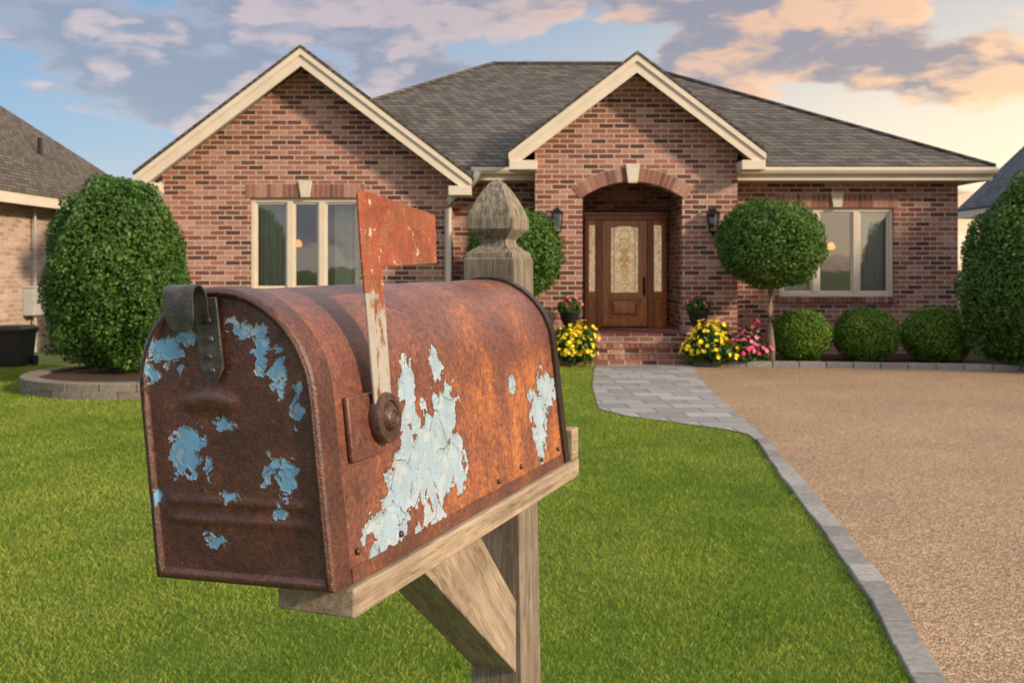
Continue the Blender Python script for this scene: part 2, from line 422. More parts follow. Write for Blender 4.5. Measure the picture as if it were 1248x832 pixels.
def leaded():
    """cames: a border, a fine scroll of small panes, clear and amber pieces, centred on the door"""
    m, t, b, fin = mat('leaded_glass_glow')
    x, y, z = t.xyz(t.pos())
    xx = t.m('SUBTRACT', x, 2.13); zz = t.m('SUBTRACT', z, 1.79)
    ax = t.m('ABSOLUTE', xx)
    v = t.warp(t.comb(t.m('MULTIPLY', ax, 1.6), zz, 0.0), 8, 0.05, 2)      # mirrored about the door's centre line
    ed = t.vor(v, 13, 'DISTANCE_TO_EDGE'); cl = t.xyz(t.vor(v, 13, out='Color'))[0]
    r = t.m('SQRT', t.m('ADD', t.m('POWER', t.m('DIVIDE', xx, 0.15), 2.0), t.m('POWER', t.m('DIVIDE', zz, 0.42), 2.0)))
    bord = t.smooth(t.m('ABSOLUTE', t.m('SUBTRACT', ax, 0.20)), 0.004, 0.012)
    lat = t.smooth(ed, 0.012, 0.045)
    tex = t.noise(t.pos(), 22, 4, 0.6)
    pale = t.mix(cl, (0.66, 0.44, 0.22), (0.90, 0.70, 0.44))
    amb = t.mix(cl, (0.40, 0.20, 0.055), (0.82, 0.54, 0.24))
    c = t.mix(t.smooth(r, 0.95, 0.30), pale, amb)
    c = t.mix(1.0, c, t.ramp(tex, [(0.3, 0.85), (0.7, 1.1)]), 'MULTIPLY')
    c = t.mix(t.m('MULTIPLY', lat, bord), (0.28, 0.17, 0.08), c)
    return fin(c, 0.12, t.bump(tex, 0.3, 0.01), 0.6, None, c, 0.48)  # panes emit their own colour, standing in for warm room light behind
M_leaded_glow = leaded()
def glow(name, col, s):
    m, t, b, fin = mat(name); return fin(col, 0.5, None, None, None, col, s)
M_glow = glow('lamp_glow', (1.0, 0.36, 0.06), 1.7)

def lawn_mat():
    m, t, b, fin = mat('lawn_soil'); p = t.pos()
    c = t.ramp(t.noise(p, 30, 4, 0.7), [(0.3, (0.045, 0.085, 0.014)), (0.7, (0.13, 0.19, 0.03))])
    return fin(c, 0.95, t.bump(t.noise(p, 60, 4), 0.6, 0.03), 0.1)
def blade_mat():
    m, t, b, fin = mat('grass_blade'); p = t.pos(); r = t.island()
    big = t.noise(p, 0.5, 3, 0.6); mid = t.noise(p, 3, 3, 0.6)
    f = t.m('ADD', t.m('MULTIPLY', r, 0.40), t.m('ADD', t.m('MULTIPLY', big, 0.90), t.m('MULTIPLY', mid, 0.45)))
    c = t.ramp(f, [(0.52, (0.070, 0.150, 0.014)), (0.76, (0.175, 0.295, 0.028)), (0.95, (0.31, 0.405, 0.055)), (1.0, (0.40, 0.45, 0.09))])
    fin(c, 0.55, None, 0.25)
    tr = t.node('ShaderNodeBsdfTranslucent'); t.put(tr.inputs[0], c)
    mx = t.node('ShaderNodeMixShader'); mx.inputs[0].default_value = 0.35
    t.L.new(b.outputs[0], mx.inputs[1]); t.L.new(tr.outputs[0], mx.inputs[2])
    t.L.new(mx.outputs[0], t.N['Material Output'].inputs[0]); return m
def gravel_mat():
    m, t, b, fin = mat('exposed_aggregate'); p = t.pos()
    cc = t.xyz(t.vor(p, 78, out='Color')); d = t.vor(p, 78)
    c = t.ramp(cc[0], [(0, (0.18, 0.108, 0.062)), (0.3, (0.37, 0.232, 0.135)), (0.65, (0.49, 0.333, 0.207)), (1, (0.64, 0.495, 0.36))])
    c = t.mix(t.smooth(d, 0.42, 0.75), c, (0.21, 0.138, 0.085))
    c = t.mix(1.0, c, t.ramp(t.noise(p, 0.7, 4), [(0.3, 0.86), (0.7, 1.1)]), 'MULTIPLY')
    return fin(c, 0.75, t.bump(t.m('MULTIPLY', d, -1.0), 0.8, 0.010), 0.3)
def paver_mat(name, bw, rh):
    m, t, b, fin = mat(name); p = t.pos(); x, y, z = t.xyz(p)
    n = t.node('ShaderNodeTexBrick'); t.put(n.inputs['Vector'], t.comb(t.m('ADD', x, t.m('MULTIPLY', y, 0.06)), y, 0.0))
    n.inputs['Color1'].default_value = (0, 0, 0, 1); n.inputs['Color2'].default_value = (1, 1, 1, 1); n.inputs['Mortar'].default_value = (0, 0, 0, 1)
    n.inputs['Scale'].default_value = 1; n.inputs['Mortar Size'].default_value = 0.009; n.inputs['Brick Width'].default_value = bw; n.inputs['Row Height'].default_value = rh
    f = t.noise(p, 25, 5, 0.65)
    c = t.ramp(n.outputs[0], [(0, (0.22, 0.22, 0.225)), (1, (0.37, 0.37, 0.37))])
    c = t.mix(1.0, c, t.ramp(f, [(0.3, 0.82), (0.7, 1.15)]), 'MULTIPLY')
    c = t.mix(n.outputs['Fac'], c, (0.10, 0.10, 0.09))
    return fin(c, 0.7, t.bump(t.m('SUBTRACT', t.m('MULTIPLY', f, 0.3), n.outputs['Fac']), 0.6, 0.01), 0.35)
def edging_mat(name, a, bcol):
    m, t, b, fin = mat(name); p = t.pos(); f = t.noise(p, 25, 5, 0.65)
    c = t.ramp(t.island(), [(0, a), (1, bcol)])
    c = t.mix(1.0, c, t.ramp(f, [(0.3, 0.75), (0.7, 1.25)]), 'MULTIPLY')
    return fin(c, 0.8, t.bump(f, 0.4, 0.01), 0.25)
M_lawn = lawn_mat(); M_blade = blade_mat(); M_gravel = gravel_mat(); M_walk = paver_mat('walk_paver', 0.52, 0.36)
M_edge = edging_mat('edging_paver', (0.19, 0.185, 0.18), (0.31, 0.305, 0.295)); M_ring = edging_mat('bed_stone', (0.17, 0.15, 0.13), (0.21, 0.19, 0.165))
M_mulch = simple('mulch', (0.06, 0.032, 0.02), 0.95, 0.5, 30, bumpk=0.8)
M_ground = simple('far_ground', (0.06, 0.10, 0.025), 0.95, 0.3, 0.3)

# ------------------------------------------------------------------ ground
LY = [-3, 4.07, 5.03, 6.445, 8.09, 9.59, 10.0, 10.3, 10.74, 11.2, 11.79, 14, 17.2]
LX = [0.6, 1.59, 1.754, 1.94, 2.11, 2.30, 2.32, 2.19, 1.77, 1.3, 1.0, 1.1, 1.39]
DY = [-3, 4.07, 5.03, 6.445, 8.09, 9.59, 10.06, 11.5, 13.3, 15.2, 16.95]
DX = [0.75, 1.72, 1.89, 2.08, 2.25, 2.40, 2.44, 2.52, 2.62, 2.78, 2.98]
lx = lambda y: float(np.interp(y, LY, LX)); dx = lambda y: float(np.interp(y, DY, DX))
b = MB(); b.add([(-400, -400, -0.02), (400, -400, -0.02), (400, 400, -0.02), (-400, 400, -0.02)], [(0, 1, 2, 3)])
b.build('ground', M_ground, kind='structure')
ys = list(np.linspace(-3, 17.2, 80))
b = MB(); vs = []
for y in ys: vs += [(-16, y, 0), (lx(y), y, 0)]
b.add(vs, [(2 * i, 2 * i + 1, 2 * i + 3, 2 * i + 2) for i in range(len(ys) - 1)])
b.build('lawn', M_lawn, kind='structure')
far = lambda x: 16.95 - 0.155 * max(0, x - 3)
b = MB(); vs = []
yd = list(np.linspace(-3, 16.95, 60))
for y in yd: vs += [(dx(y), y, 0.008), (11.0, min(y, 16.95) - (y + 3) / 19.95 * 1.2, 0.008)]
b.add(vs, [(2 * i, 2 * i + 1, 2 * i + 3, 2 * i + 2) for i in range(len(yd) - 1)])
b.build('driveway', M_gravel, kind='structure')
b = MB(); vs = []
yw = list(np.linspace(9.7, 17.2, 50))
for y in yw: vs += [(lx(y), y, 0.014), (dx(min(y, 16.95)), y, 0.014)]
b.add(vs, [(2 * i, 2 * i + 1, 2 * i + 3, 2 * i + 2) for i in range(len(yw) - 1)])
b.build('path', M_walk, kind='structure')
b = MB(); y = -1.0
while y < 9.6:
    y1 = y + random.uniform(0.27, 0.33); a, c = y + 0.006, y1 - 0.006; h = 0.03 + random.uniform(-0.004, 0.005); j0, j1 = random.uniform(-.006, .006), random.uniform(-.006, .006)
    b.hexa([(lx(a) + j0, a, -0.01), (dx(a) + j0, a, -0.01), (dx(c) + j1, c, -0.01), (lx(c) + j1, c, -0.01), (lx(a) + j0, a, h), (dx(a) + j0, a, h), (dx(c) + j1, c, h), (lx(c) + j1, c, h)])
    y = y1
b.build('driveway_edging', M_edge, kind='structure', bevel=0.006)
b = MB(); x = 3.0
while x < 10.8:
    x1 = x + 0.42; a, c = x + 0.006, x1 - 0.006
    b.hexa([(a, far(a), -0.01), (c, far(c), -0.01), (c, far(c) + 0.16, -0.01), (a, far(a) + 0.16, -0.01), (a, far(a), 0.10), (c, far(c), 0.10), (c, far(c) + 0.16, 0.10), (a, far(a) + 0.16, 0.10)])
    x = x1
b.build('kerb', M_edge, kind='structure', bevel=0.012)
b = MB(); b.prism([(2.99, 17.0, -0.01), (10.8, 15.85, -0.01), (10.8, 18.7, -0.01), (2.99, 18.7, -0.01)], (0, 0, 0.07))
b.prism([(-7, 17.25, -0.01), (1.35, 17.25, -0.01), (1.35, 18.7, -0.01), (-7, 18.7, -0.01)], (0, 0, 0.06))
b.build('mulch_bed', M_mulch, kind='structure')

# grass blades
rng = np.random.default_rng(7)
PX, PY = [], []
for y0 in np.arange(2.8, 17.2, 0.2):
    xl = -0.60 * y0 - 0.9; xr = max(lx(y0), lx(y0 + 0.2)); area = (xr - xl) * 0.2
    dens = 11000 * min(1.0, (4.6 / y0) ** 1.15)
    n = int(area * dens)
    PX.append(rng.uniform(xl, xr, n)); PY.append(rng.uniform(y0, y0 + 0.2, n))
PX = np.concatenate(PX); PY = np.concatenate(PY)
ok = (PX < np.interp(PY, LY, LX) - 0.005) & (((PX + 5.1) ** 2 + (PY - 14.2) ** 2) > 1.56 ** 2)
PX, PY = PX[ok], PY[ok]; n = len(PX)
tuft = 0.85 + 0.18 * np.sin(PX * 3.1 + 1.7 * np.sin(PY * 2.3)) * np.sin(PY * 2.7 + 1.3 * np.sin(PX * 1.9))
hg = 0.024 * rng.uniform(0.4, 1.4, n) * (1 + 0.02 * PY) * tuft; wd = 0.0010 * (1 + np.maximum(PY - 4, 0) * 0.13) * rng.uniform(0.7, 1.3, n)
an = rng.uniform(0, 2 * np.pi, n); la = rng.uniform(0, 2 * np.pi, n); lm = hg * rng.uniform(0.1, 0.8, n)
bx, by = np.cos(an) * wd, np.sin(an) * wd
tx, ty = np.cos(la) * lm, np.sin(la) * lm
Z0 = np.zeros(n)
V = np.stack([np.stack([PX - bx, PY - by, Z0], 1), np.stack([PX + bx, PY + by, Z0], 1),
              np.stack([PX + bx * 0.75 + tx * 0.35, PY + by * 0.75 + ty * 0.35, hg * 0.6], 1), np.stack([PX + tx, PY + ty, hg], 1)], 1).reshape(-1, 3)
g = link('grass', np_mesh('grass', V, np.arange(4 * n).reshape(-1, 4)), M_blade)
tag(g, 'short mown green lawn grass in front of the house', 'grass'); g['kind'] = 'stuff'

# ------------------------------------------------------------------ brick house
H = thing('brick_house', 'single storey red brick house with twin cream gables and arched entry', 'house', (1.0, 18.6, 0))
YW, YE, YM = 18.0, 17.8, 18.6
SL = 0.76
def soldier(name, x0, x1, z0, z1, y, parent):
    b = MB(); n = round((x1 - x0) / 0.092); w = (x1 - x0) / n
    for i in range(n): b.box(x0 + i * w + 0.007, x0 + (i + 1) * w - 0.007, y - 0.012, y + 0.05, z0, z1)
    o = b.build(name, M_lbrick, parent)
    b = MB(); b.box(x0, x1, y - 0.006, y + 0.04, z0 + 0.002, z1 + 0.008); b.build('mortar', M_mortar, o)
    return o
def keystone(xc, z0, z1, y, wb, wt, parent):
    b = MB(); b.panel([[(xc - wb, z0), (xc + wb, z0), (xc + wt, z1), (xc - wt, z1)]], y - 0.05, 0.1)
    b.build('keystone', M_stone, parent, bevel=0.008)

def gable_roof(cx, xl, xr, za, y0, y1):
    """slab and chevron trim"""
    zl, zr = za - SL * (cx - xl), za - SL * (xr - cx)
    b = MB(); t = 0.05
    b.panel([[(xl - 0.03, zl - 0.02), (cx, za + 0.0), (xr + 0.03, zr - 0.02), (xr + 0.03, zr - 0.02 + t), (cx, za + t), (xl - 0.03, zl - 0.02 + t)]], y0 - 0.05, y1 - y0)
    rf = b.build('roof', M_roof, H)
    b = MB(); h = 0.31
    b.panel([[(xl, zl - h), (cx, za - h), (xr, zr - h), (xr, zr - 0.025), (cx, za - 0.004), (xl, zl - 0.025)]], y0, 0.05)
    b.panel([[(xl - 0.01, zl - 0.13), (cx, za - 0.12), (xr + 0.01, zr - 0.13), (xr + 0.01, zr - 0.03), (cx, za - 0.006), (xl - 0.01, zl - 0.03)]], y0 - 0.035, 0.033)
    b.panel([[(xl + .02, zl - 0.17), (cx, za - 0.16), (xr - .02, zr - 0.17), (xr - .02, zr - 0.04), (cx, za - 0.02), (xl + .02, zl - 0.04)]], y0 + 0.052, 0.75)
    b.build('gable_trim', M_cream, rf)
    return zl, zr
def eave_return(xa, xb, y0, y1, z):
    b = MB(); b.box(xa, xb, y0, y1, z - 0.31, z - 0.15)
    b.build('eave_return', M_cream, H, bevel=0.01)

# left wing
cx = -3.62; WL, WR = -6.15, -1.06; za = 5.40
zl, zr = gable_roof(cx, -6.46, -0.70, za, 17.55, 22.9)
W1 = (-4.60, -2.66, 1.20, 2.86)
hole = lambda w: [(w[0], w[2]), (w[1], w[2]), (w[1], w[3]), (w[0], w[3])]
b = MB(); zt = za - 0.22
b.panel([[(WL, -0.1), (WR, -0.1), (WR, zt - SL * (WR - cx)), (cx, zt), (WL, zt - SL * (cx - WL))], hole(W1)], YW, 0.3)
b.box(WL, WL + 0.3, YW + 0.3, 28.9, -0.1, 3.18); b.box(WR - 0.3, WR, YW + 0.3, YM + 0.3, -0.1, 3.18)
b.build('wall', M_brick, H)
eave_return(-6.46, WL + 0.03, 17.52, YW - 0.003, zl); eave_return(WR - 0.03, -0.70, 17.52, YW - 0.003, zr)
# entry
ce = 2.12; EL, ER = 0.40, 3.92; ze = 5.25
zel, zer = gable_roof(ce, ce - 2.17, ce + 2.17, ze, 17.35, 22.3)
ax0, ax1, asp, acr = 1.225, 2.96, 2.86, 3.13
axc = (ax0 + ax1) / 2; ah = (ax1 - ax0) / 2; rise = acr - asp; AR = (ah * ah + rise * rise) / (2 * rise); acz = acr - AR
a0 = math.asin(ah / AR)
arc = [(axc + AR * math.sin(q), acz + AR * math.cos(q)) for q in np.linspace(a0, -a0, 19)]
zt = ze - 0.22; YB = 19.42
b = MB()
b.panel([[(EL, -0.1), (ER, -0.1), (ER, zt - SL * (ER - ce)), (ce, zt), (EL, zt - SL * (ce - EL))], [(ax0, 0.5), (ax1, 0.5)] + arc], YE, 0.3)
b.box(EL, EL + 0.3, YE + 0.3, YM + 0.3, -0.1, 3.6); b.box(ER - 0.3, ER, YE + 0.3, YM + 0.3, -0.1, 3.6)
b.build('wall', M_brick, H)
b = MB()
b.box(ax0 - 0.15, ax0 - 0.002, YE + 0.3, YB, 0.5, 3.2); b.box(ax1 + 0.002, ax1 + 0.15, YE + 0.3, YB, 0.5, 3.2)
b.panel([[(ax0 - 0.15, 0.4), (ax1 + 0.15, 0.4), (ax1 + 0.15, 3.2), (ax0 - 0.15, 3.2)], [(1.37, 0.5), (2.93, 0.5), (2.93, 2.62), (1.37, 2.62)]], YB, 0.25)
b.build('porch_wall', M_brick_shaded, H)
b = MB(); b.box(ax0 - 0.15, ax1 + 0.15, YE + 0.3, YB + 0.25, 3.2, 3.26); b.build('porch_ceiling', M_dframe, H)
eave_return(ce - 2.17, EL + 0.03, 17.32, YE - 0.003, zel); eave_return(ER - 0.03, ce + 2.17, 17.32, YE - 0.003, zer)
b = MB(); nn = 22
pol = lambda r_, q: (axc + r_ * math.sin(q), acz + r_ * math.cos(q))
for i in range(nn):
    q0 = a0 * (1.06) * (-1 + 2 * i / nn) + 0.005; q1 = a0 * 1.06 * (-1 + 2 * (i + 1) / nn) - 0.005
    r0, r1 = AR - 0.002, AR + 0.235
    b.panel([[pol(r0, q0), pol(r0, q1), pol(r1, q1), pol(r1, q0)]], YE - 0.015, 0.1)
ao = b.build('arch', M_lbrick, H)
b = MB(); qs = np.linspace(-a0 * 1.06, a0 * 1.06, 24)
b.panel([[pol(AR + 0.001, q) for q in qs] + [pol(AR + 0.242, q) for q in qs[::-1]]], YE - 0.007, 0.06); b.build('mortar', M_mortar, ao)
keystone(axc, acr - 0.03, acr + 0.30, YE - 0.02, 0.08, 0.125, H)
# main walls
W2 = (4.86, 6.94, 1.10, 2.72)
b = MB()
b.panel([[(ER, -0.1), (8.1, -0.1), (8.1, 3.2), (ER, 3.2)], hole(W2)], YM, 0.3)
b.box(7.8, 8.1, YM + 0.3, 28.9, -0.1, 3.2); b.box(WL + 0.3, 7.8, 28.6, 28.9, -0.1, 3.2)
b.build('wall', M_brick, H)
b = MB(); b.box(WR, EL, YM, YM + 0.3, -0.1, 3.2); b.build('wall', M_brick, H)
# main hip roof
x0, x1, y0, y1, z0, zr_ = -6.25, 8.55, 18.12, 29.6, 3.43, 6.36
ym = (y0 + y1) / 2
b = MB()
e = [(x0, y0, z0), (x1, y0, z0), (x1, y1, z0), (x0, y1, z0)]; r0, r1 = (-0.45, ym, zr_), (2.8, ym, zr_)
el = [(p[0], p[1], p[2] - 0.05) for p in e]
b.add(e + [r0, r1] + el, [(0, 1, 5, 4), (1, 2, 5), (2, 3, 4, 5), (3, 0, 4), (7, 6, 9, 8), (0, 6, 7, 1), (1, 7, 8, 2), (2, 8, 9, 3), (3, 9, 6, 0)])
rf = b.build('roof', M_roof, H)
b = MB(); b.tube([e[1], (r1[0], r1[1], r1[2] + 0.02)], 0.05, 6); b.tube([(r0[0], r0[1], r0[2] + 0.02), (r1[0], r1[1], r1[2] + 0.02)], 0.05, 6); b.tube([e[0], (r0[0], r0[1], r0[2] + .02)], 0.05, 6)
b.build('ridge_cap', M_roof, rf)
b = MB()
b.box(ER - 0.05, x1 - 0.03, y0 + 0.03, y0 + 0.07, 3.18, 3.376)
b.box(ER - 0.05, x1 - 0.03, y0 + 0.07, YM, 3.18, 3.2)
b.box(x1 - 0.07, x1 - 0.03, y0 + 0.07, y1 - 0.05, 3.201, 3.376); b.box(8.1, x1 - 0.07, YM, y1 - 0.05, 3.18, 3.2)
b.build('fascia', M_cream, H)
b = MB(); b.box(WR, EL, y0 + 0.03, y0 + 0.07, 3.18, 3.376); b.box(WR, EL, y0 + 0.07, YM, 3.18, 3.2); b.build('fascia', M_cream, H)
for (ga, gb) in ((ER + 0.0, x1 + 0.02), (-0.72, EL - 0.01)):
    b = MB()
    b.prism([(ga, y0 + 0.028, 3.40), (ga, y0 - 0.10, 3.40), (ga, y0 - 0.10, 3.345), (ga, y0 - 0.065, 3.29), (ga, y0 + 0.028, 3.27)], (gb - ga, 0, 0))
    b.build('gutter', M_cream, H, bevel=0.006)
b = MB(); b.tube([(-0.60, 17.98, 3.31), (-0.64, 17.95, 3.18), (-0.74, 17.93, 3.06), (-0.98, 17.92, 2.93), (-1.10, 17.915, 2.80), (-1.12, 17.915, 2.65), (-1.12, 17.915, 0.25), (-1.12, 17.80, 0.12)], 0.062, 10)
b.build('downspout', M_cream, H, smooth=True)

def window(w, y, mull, lampc):
    xa, xb, za, zb = w
    b = MB(); g = 0.003; f = 0.075; yf, yb = y + 0.05, y + 0.15
    b.box(xa + g, xa + f, yf, yb, za + g, zb - g); b.box(xb - f, xb - g, yf, yb, za + g, zb - g)
    b.box(xa + f, xb - f, yf, yb, zb - f, zb - g); b.box(xa + f, xb - f, yf, yb, za + g, za + f)
    ed = [xa + f] + [q for m_ in mull for q in (m_ - 0.055, m_ + 0.055)] + [xb - f]
    for m_ in mull: b.box(m_ - 0.055, m_ + 0.055, yf - 0.004, yb, za + f, zb - f)
    for i in range(0, len(ed), 2):      # sash
        p, q = ed[i], ed[i + 1]; s_ = 0.035
        b.box(p, p + s_, yf + 0.03, yb - 0.01, za + f, zb - f); b.box(q - s_, q, yf + 0.03, yb - 0.01, za + f, zb - f)
        b.box(p + s_, q - s_, yf + 0.03, yb - 0.01, zb - f - s_, zb - f); b.box(p + s_, q - s_, yf + 0.03, yb - 0.01, za + f, za + f + s_)
    wn = b.build('window', M_frame, H, bevel=0.006)
    for i in range(0, len(ed), 2):
        b = MB(); p, q = ed[i] + 0.036, ed[i + 1] - 0.036
        b.add([(p, yf + 0.055, za + f + .036), (q, yf + 0.055, za + f + .036), (q, yf + 0.055, zb - f - .036), (p, yf + 0.055, zb - f - .036)], [(0, 1, 2, 3)])
        b.build('pane', M_glass, wn)
    b = MB(); n = round((xb - xa + 0.1) / 0.085); ww = (xb - xa + 0.1) / n
    for i in range(n): b.box(xa - 0.05 + i * ww + 0.005, xa - 0.05 + (i + 1) * ww - 0.005, y - 0.05, y + 0.049, za - 0.10, za - 0.002)
    b.build('sill', M_lbrick, wn)
    for (c0, c1) in ((xa + 0.05, xa + 0.56), (xb - 0.50, xb - 0.05)):
        b = MB()
        pts = [(c0 + (c1 - c0) * i / 40, y + 0.27 + 0.030 * math.sin(i * 1.05) + 0.012 * math.sin(i * 0.4)) for i in range(41)]
        b.add([(p[0], p[1], za - 0.1) for p in pts] + [(p[0], p[1], zb + 0.1) for p in pts], [(i, i + 1, i + 42, i + 41) for i in range(40)])
        b.build('curtain', M_curtain, wn, smooth=True)
    b = MB(); X0, X1, Z0_, Z1, Y1 = xa - 0.4, xb + 0.4, za - 0.8, zb + 0.25, y + 2.3; Y0 = y + 0.31
    b.add([(X0, Y0, Z0_), (X1, Y0, Z0_), (X1, Y1, Z0_), (X0, Y1, Z0_), (X0, Y0, Z1), (X1, Y0, Z1), (X1, Y1, Z1), (X0, Y1, Z1)],
          [(0, 1, 2, 3), (7, 6, 5, 4), (3, 2, 6, 7), (0, 3, 7, 4), (2, 1, 5, 6)])
    b.build('interior', M_interior, H)
    b = MB(); b.lathe([(0.01, 0.10), (0.05, 0.08), (0.08, 0.0), (0.055, -0.035), (0.01, -0.045)], lampc, n=16)
    lp = b.build('ceiling_lamp', M_glow, H, smooth=True)
    b = MB(); b.tube([(lampc[0], lampc[1], lampc[2] + 0.10), (lampc[0], lampc[1], zb + 0.24)], 0.008, 6); b.build('cord', M_black, lp)
window(W1, YW, (-4.60 + 0.69, -2.66 - 0.69), (-4.03, 19.3, 2.06))
window(W2, YM, (5.53, 6.27), (6.14, 19.7, 2.02))
soldier('lintel', W1[0] - 0.08, W1[1] + 0.08, W1[3] + 0.002, W1[3] + 0.24, YW, H)
soldier('lintel', W2[0] - 0.08, W2[1] + 0.08, W2[3] + 0.002, W2[3] + 0.24, YM, H)
keystone((W1[0] + W1[1]) / 2, W1[3] + 0.004, W1[3] + 0.29, YW, 0.075, 0.12, H)
keystone((W2[0] + W2[1]) / 2, W2[3] + 0.004, W2[3] + 0.29, YM, 0.075, 0.12, H)

# door unit
yd0 = YB - 0.08
b = MB()
jx = [(1.372, 1.43), (1.60, 1.70), (2.56, 2.66), (2.86, 2.928)]
for p, q in jx: b.box(p, q, yd0, yd0 + 0.14, 0.5, 2.53)
b.box(1.372, 2.928, yd0 - 0.004, yd0 + 0.14, 2.53, 2.618)
b.box(1.34, 2.955, yd0 - 0.03, yd0 + 0.07, 2.62, 2.68)
b.build('door_frame', M_dframe, H, bevel=0.008)
for (p, q) in ((1.43, 1.60), (2.66, 2.86)):
    b = MB(); s = 0.03
    b.panel([[(p, 0.5), (q, 0.5), (q, 2.53), (p, 2.53)], [(p + s, 1.18), (q - s, 1.18), (q - s, 2.43), (p + s, 2.43)], [(p + s, 0.66), (q - s, 0.66), (q - s, 1.06), (p + s, 1.06)]], yd0 + 0.05, 0.05)
    b.box(p + s, q - s, yd0 + 0.075, yd0 + 0.095, 0.66, 1.06)
    sd = b.build('sidelight', M_door, H, bevel=0.006)
    b = MB(); b.box(p + s, q - s, yd0 + 0.07, yd0 + 0.085, 1.18, 2.43); b.build('pane', M_leaded_glow, sd)
b = MB(); p, q = 1.703, 2.557
b.panel([[(p, 0.52), (q, 0.52), (q, 2.525), (p, 2.525)], [(p + 0.17, 1.16), (q - 0.17, 1.16), (q - 0.17, 2.38), (2.13, 2.42), (p + 0.17, 2.38)],
         [(p + 0.13, 0.68), (q - 0.13, 0.68), (q - 0.13, 1.04), (p + 0.13, 1.04)]], yd0 + 0.03, 0.06)
b.box(p + 0.13, q - 0.13, yd0 + 0.065, yd0 + 0.085, 0.68, 1.04)
b.loft([[(2.13 - w_, y_, 0.86 - h_), (2.13 + w_, y_, 0.86 - h_), (2.13 + w_, y_, 0.86 + h_), (2.13 - w_, y_, 0.86 + h_)] for w_, h_, y_ in ((0.26, 0.14, yd0 + 0.066), (0.20, 0.09, yd0 + 0.040), (0.12, 0.04, yd0 + 0.038))])
dr = b.build('door', M_door, H, bevel=0.008)
b = MB(); b.box(p + 0.16, q - 0.16, yd0 + 0.055, yd0 + 0.075, 1.15, 2.425); b.build('pane', M_leaded_glow, dr)
b = MB(); b.box(2.475, 2.52, yd0 + 0.005, yd0 + 0.028, 1.10, 1.46); b.tube([(2.497, yd0, 1.40), (2.497, yd0 - 0.05, 1.37), (2.497, yd0 - 0.05, 1.2), (2.497, yd0, 1.17)], 0.013, 8)
b.build('handle', M_black, dr, smooth=30)
# steps, porch floor
b = MB(); b.box(ax0 - 0.2, ax1 + 0.2, 17.66, YE - 0.002, -0.1, 0.5); b.box(ax0 + 0.002, ax1 - 0.002, YE, YB, 0.2, 0.498); b.build('porch_floor', M_brick, H)
for i, (ya, zz) in enumerate(((17.14, 0.17), (17.40, 0.335))):
    b = MB(); n = 18; w = 1.72 / n
    for k in range(n): b.box(1.23 + k * w + 0.006, 1.23 + (k + 1) * w - 0.006, ya - 0.025, 17.655 - 0.001 * i, zz - 0.072, zz)
    st = b.build('step', M_lbrick, H)
    b = MB(); b.box(1.236, 2.944, ya, 17.654, -0.1 if i == 0 else 0.172, zz - 0.004); b.build('riser', M_brick, st)
for (p, q) in ((0.72, 1.222), (2.945, 3.45)):
    b = MB(); b.box(p, q, 17.16, 17.655, -0.1, 0.50); o = b.build('cheek_wall', M_brick, H)
    b = MB(); b.box(p - 0.02, q + 0.02, 17.13, 17.657, 0.503, 0.56); b.build('coping', M_brick, o, bevel=0.01)
# lanterns
for lxx in (0.78, 3.47):
    lz = 2.45; y = YE; b = MB()
    b.box(lxx - 0.05, lxx + 0.05, y - 0.02, y - 0.001, lz - 0.1, lz + 0.2)
    b.tube([(lxx, y - 0.02, lz + 0.14), (lxx, y - 0.10, lz + 0.24), (lxx, y - 0.15, lz + 0.22)], 0.012, 8)
    sq = lambda h, zz: [(lxx - h, y - 0.15 - h, zz), (lxx + h, y - 0.15 - h, zz), (lxx + h, y - 0.15 + h, zz), (lxx - h, y - 0.15 + h, zz)]
    b.loft([sq(0.015, lz + 0.23), sq(0.03, lz + 0.19), sq(0.105, lz + 0.12), sq(0.105, lz + 0.10)])
    b.loft([sq(0.06, lz - 0.22), sq(0.065, lz - 0.19)]); b.loft([sq(0.012, lz - 0.28), sq(0.03, lz - 0.221)])
    for sx in (-1, 1):
        for sy in (-1, 1):
            b.tube([(lxx + sx * 0.058, y - 0.15 + sy * 0.058, lz - 0.19), (lxx + sx * 0.088, y - 0.15 + sy * 0.088, lz + 0.10)], 0.009, 6)
    lo = b.build('wall_lantern', M_black, H)
    b = MB(); b.loft([sq(0.05, lz - 0.185), sq(0.08, lz + 0.098)]); b.build('lantern_glass', M_glass, lo)

# ------------------------------------------------------------------ neighbour houses
def hip_house(root, xa, xb, ya, yb, ze, pitch, ov, wm, rm):
    b = MB(); b.box(xa, xb, ya, yb, -0.1, ze - 0.02); b.build('wall', wm, root)
    X0, X1, Y0, Y1 = xa - ov, xb + ov, ya - ov, yb + ov; h = (X1 - X0) / 2; xm = (X0 + X1) / 2; zz = ze + h * pitch
    e = [(X0, Y0, ze), (X1, Y0, ze), (X1, Y1, ze), (X0, Y1, ze)]; r0, r1 = (xm, Y0 + h, zz), (xm, Y1 - h, zz)
    b = MB(); el = [(p[0], p[1], ze - 0.04) for p in e]
    b.add(e + [r0, r1] + el, [(0, 1, 4), (1, 2, 5, 4), (2, 3, 5), (3, 0, 4, 5), (7, 6, 9, 8), (0, 6, 7, 1), (1, 7, 8, 2), (2, 8, 9, 3), (3, 9, 6, 0)])
    rf = b.build('roof', rm, root)
    b = MB(); z0, z1 = ze - 0.24, ze - 0.043
    b.box(X0 + .02, X1 - .02, Y0 + .02, Y0 + .06, z0, z1); b.box(X0 + .02, X1 - .02, Y1 - .06, Y1 - .02, z0, z1)
    b.box(X0 + .02, X0 + .06, Y0 + .06, Y1 - .06, z0, z1); b.box(X1 - .06, X1 - .02, Y0 + .06, Y1 - .06, z0, z1)
    b.build('fascia', M_cream, root)
    return rf
